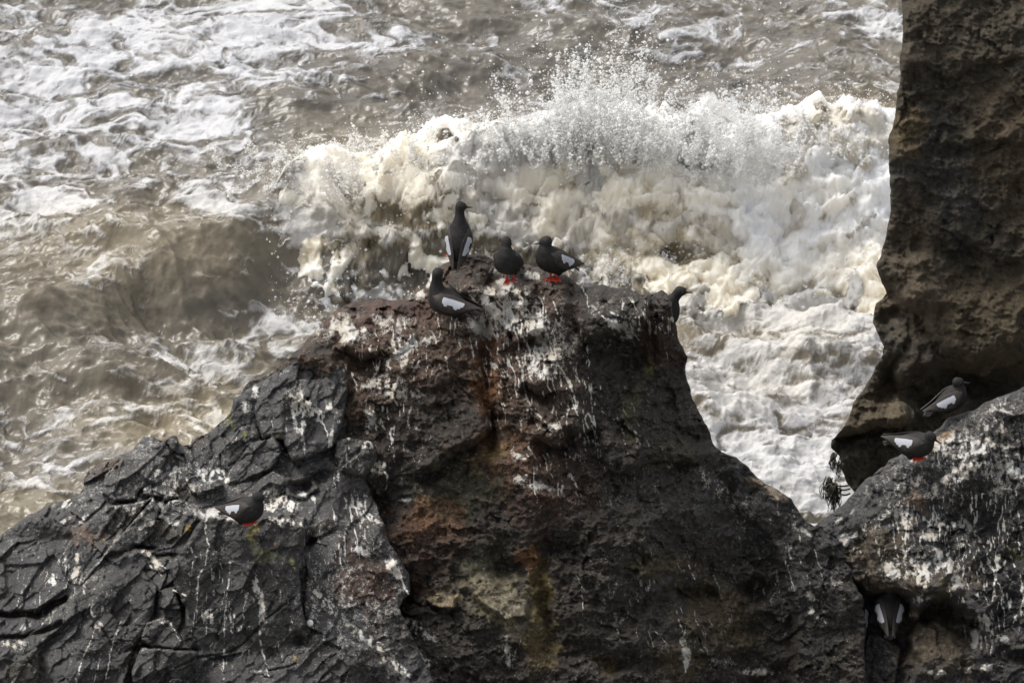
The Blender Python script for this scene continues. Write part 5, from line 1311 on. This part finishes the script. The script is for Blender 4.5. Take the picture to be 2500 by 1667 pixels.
# ------------------------------------------------------------------ sea palms hanging from the foot of the cliff
kelp_mat = plain('sea_palm_fronds', (0.030, 0.026, 0.010), 0.5, 0.4)
stipe_mat = plain('sea_palm_stalks', (0.045, 0.040, 0.030), 0.45, 0.3)
def sea_palm(label, root_px, head_px, depth, length, nb, spread, seed, stipes=1, group='sea palms on the cliff foot'):
    r = random.Random(seed)
    a = at(root_px[0], root_px[1], depth); b = at(head_px[0], head_px[1], depth-0.03)
    o = bpy.data.objects.new('sea_palm', None); COL.objects.link(o); o.location = a
    tag(o, label, 'seaweed', group)
    for s_ in range(stipes):
        offa = np.array([0, 0, -0.028*s_]); offb = np.array([.012*s_, 0, -0.03*s_])
        pts = [a+offa-a+(b+offb-a-offa)*t+np.array([0, 0, -0.018*math.sin(math.pi*t)]) for t in np.linspace(0, 1, 10)]
        v, f = tube(pts, [.0052-.0016*t for t in np.linspace(0, 1, 10)], 8); put('stalk', v, f, stipe_mat, None, o)
    Vs, Fs, off = [], [], 0
    for k in range(nb):
        hx = b-a+np.array([r.gauss(0, spread*.30), r.gauss(0, .015), r.gauss(0, .006)])
        L = length*r.uniform(.45, 1.0); dx = r.gauss(0, spread*.6); n = 9
        pts = []
        for i in range(n):
            t = i/(n-1)
            pts.append(hx+np.array([dx*math.sin(t*2.2)*.8+.006*math.sin(t*7+k), r.uniform(-.003, .003), .014*math.sin(min(1, t*5)*math.pi)-L*t**1.15]))
        v, f = tube(pts, [(.0045*(1-abs(2*i/(n-1)-.8)*.55)+.0006, .0012) for i in range(n)], 6); Vs.append(v); Fs.append(f+off); off += len(v)
    put('fronds', np.concatenate(Vs), np.concatenate(Fs), kelp_mat, None, o)
sea_palm('sea palm with long stalk, leftmost of the dark drooping tufts, hanging over the foam', (2072, 1184), (2022, 1172), 36.6, .125, 46, .030, 1)
sea_palm('sea palm on two parallel stalks, its fronds trailing lowest', (2076, 1192), (2036, 1184), 36.55, .150, 60, .036, 2, stipes=2)
sea_palm('small sea palm tuft hanging against the foam just below the cliff corner', (2044, 1106), (2035, 1110), 36.7, .10, 26, .018, 3)
sea_palm('thin sea palm tuft hanging close to the cliff, with two stringy fronds', (2060, 1130), (2048, 1132), 36.7, .085, 14, .022, 4)

# ------------------------------------------------------------------ loose things on the outcrop
peb = plain('white_pebble', (0.78, 0.78, 0.74), 0.7, 0.08)
p0 = stand(out_s, 34.9, 757, 1520, 0, 0.008)
u_ = np.linspace(0, math.pi, 13); w_ = np.linspace(0, 2*math.pi, 20, endpoint=False)
sp = np.array([(math.sin(a)*math.cos(b), math.sin(a)*math.sin(b), math.cos(a)) for a in u_ for b in w_])
spf = np.array([(i*20+k, (i+1)*20+k, (i+1)*20+(k+1) % 20, i*20+(k+1) % 20) for i in range(12) for k in range(20)])
sp = sp*np.array([.0165, .013, .0175])*(1+.10*fbm(sp[:, 0]*1.5, sp[:, 1]*1.5, sp[:, 2]*1.5, octv=3, seed=4))[:, None]
pb = mesh_from_np('pebble', sp, spf, peb); pb.location = p0
tag(pb, 'round white pebble lodged in a crack at the right of the dark outcrop', 'pebble')
bone_mat = plain('bleached_bone', (0.42, 0.39, 0.33), 0.6, 0.2)
A = stand(out_s, 34.9, 421, 1440, 0, 0.02); Bp = stand(out_s, 34.9, 455, 1455, 0, 0.02)
tt = np.linspace(0, 1, 14)
pth = [(Bp-A)*t+np.array([0, 0, .004*math.sin(t*3)]) for t in tt]
v_, f_ = tube(pth, [.0042+.0032*math.exp(-((t-.03)/.10)**2)+.004*math.exp(-((t-.97)/.08)**2) if 0 < t < 1 else .001 for t in tt], 10)
bn = mesh_from_np('bone', v_, f_, bone_mat); bn.location = A
tag(bn, 'thin bleached bone lying across a crack in the dark outcrop', 'bone')
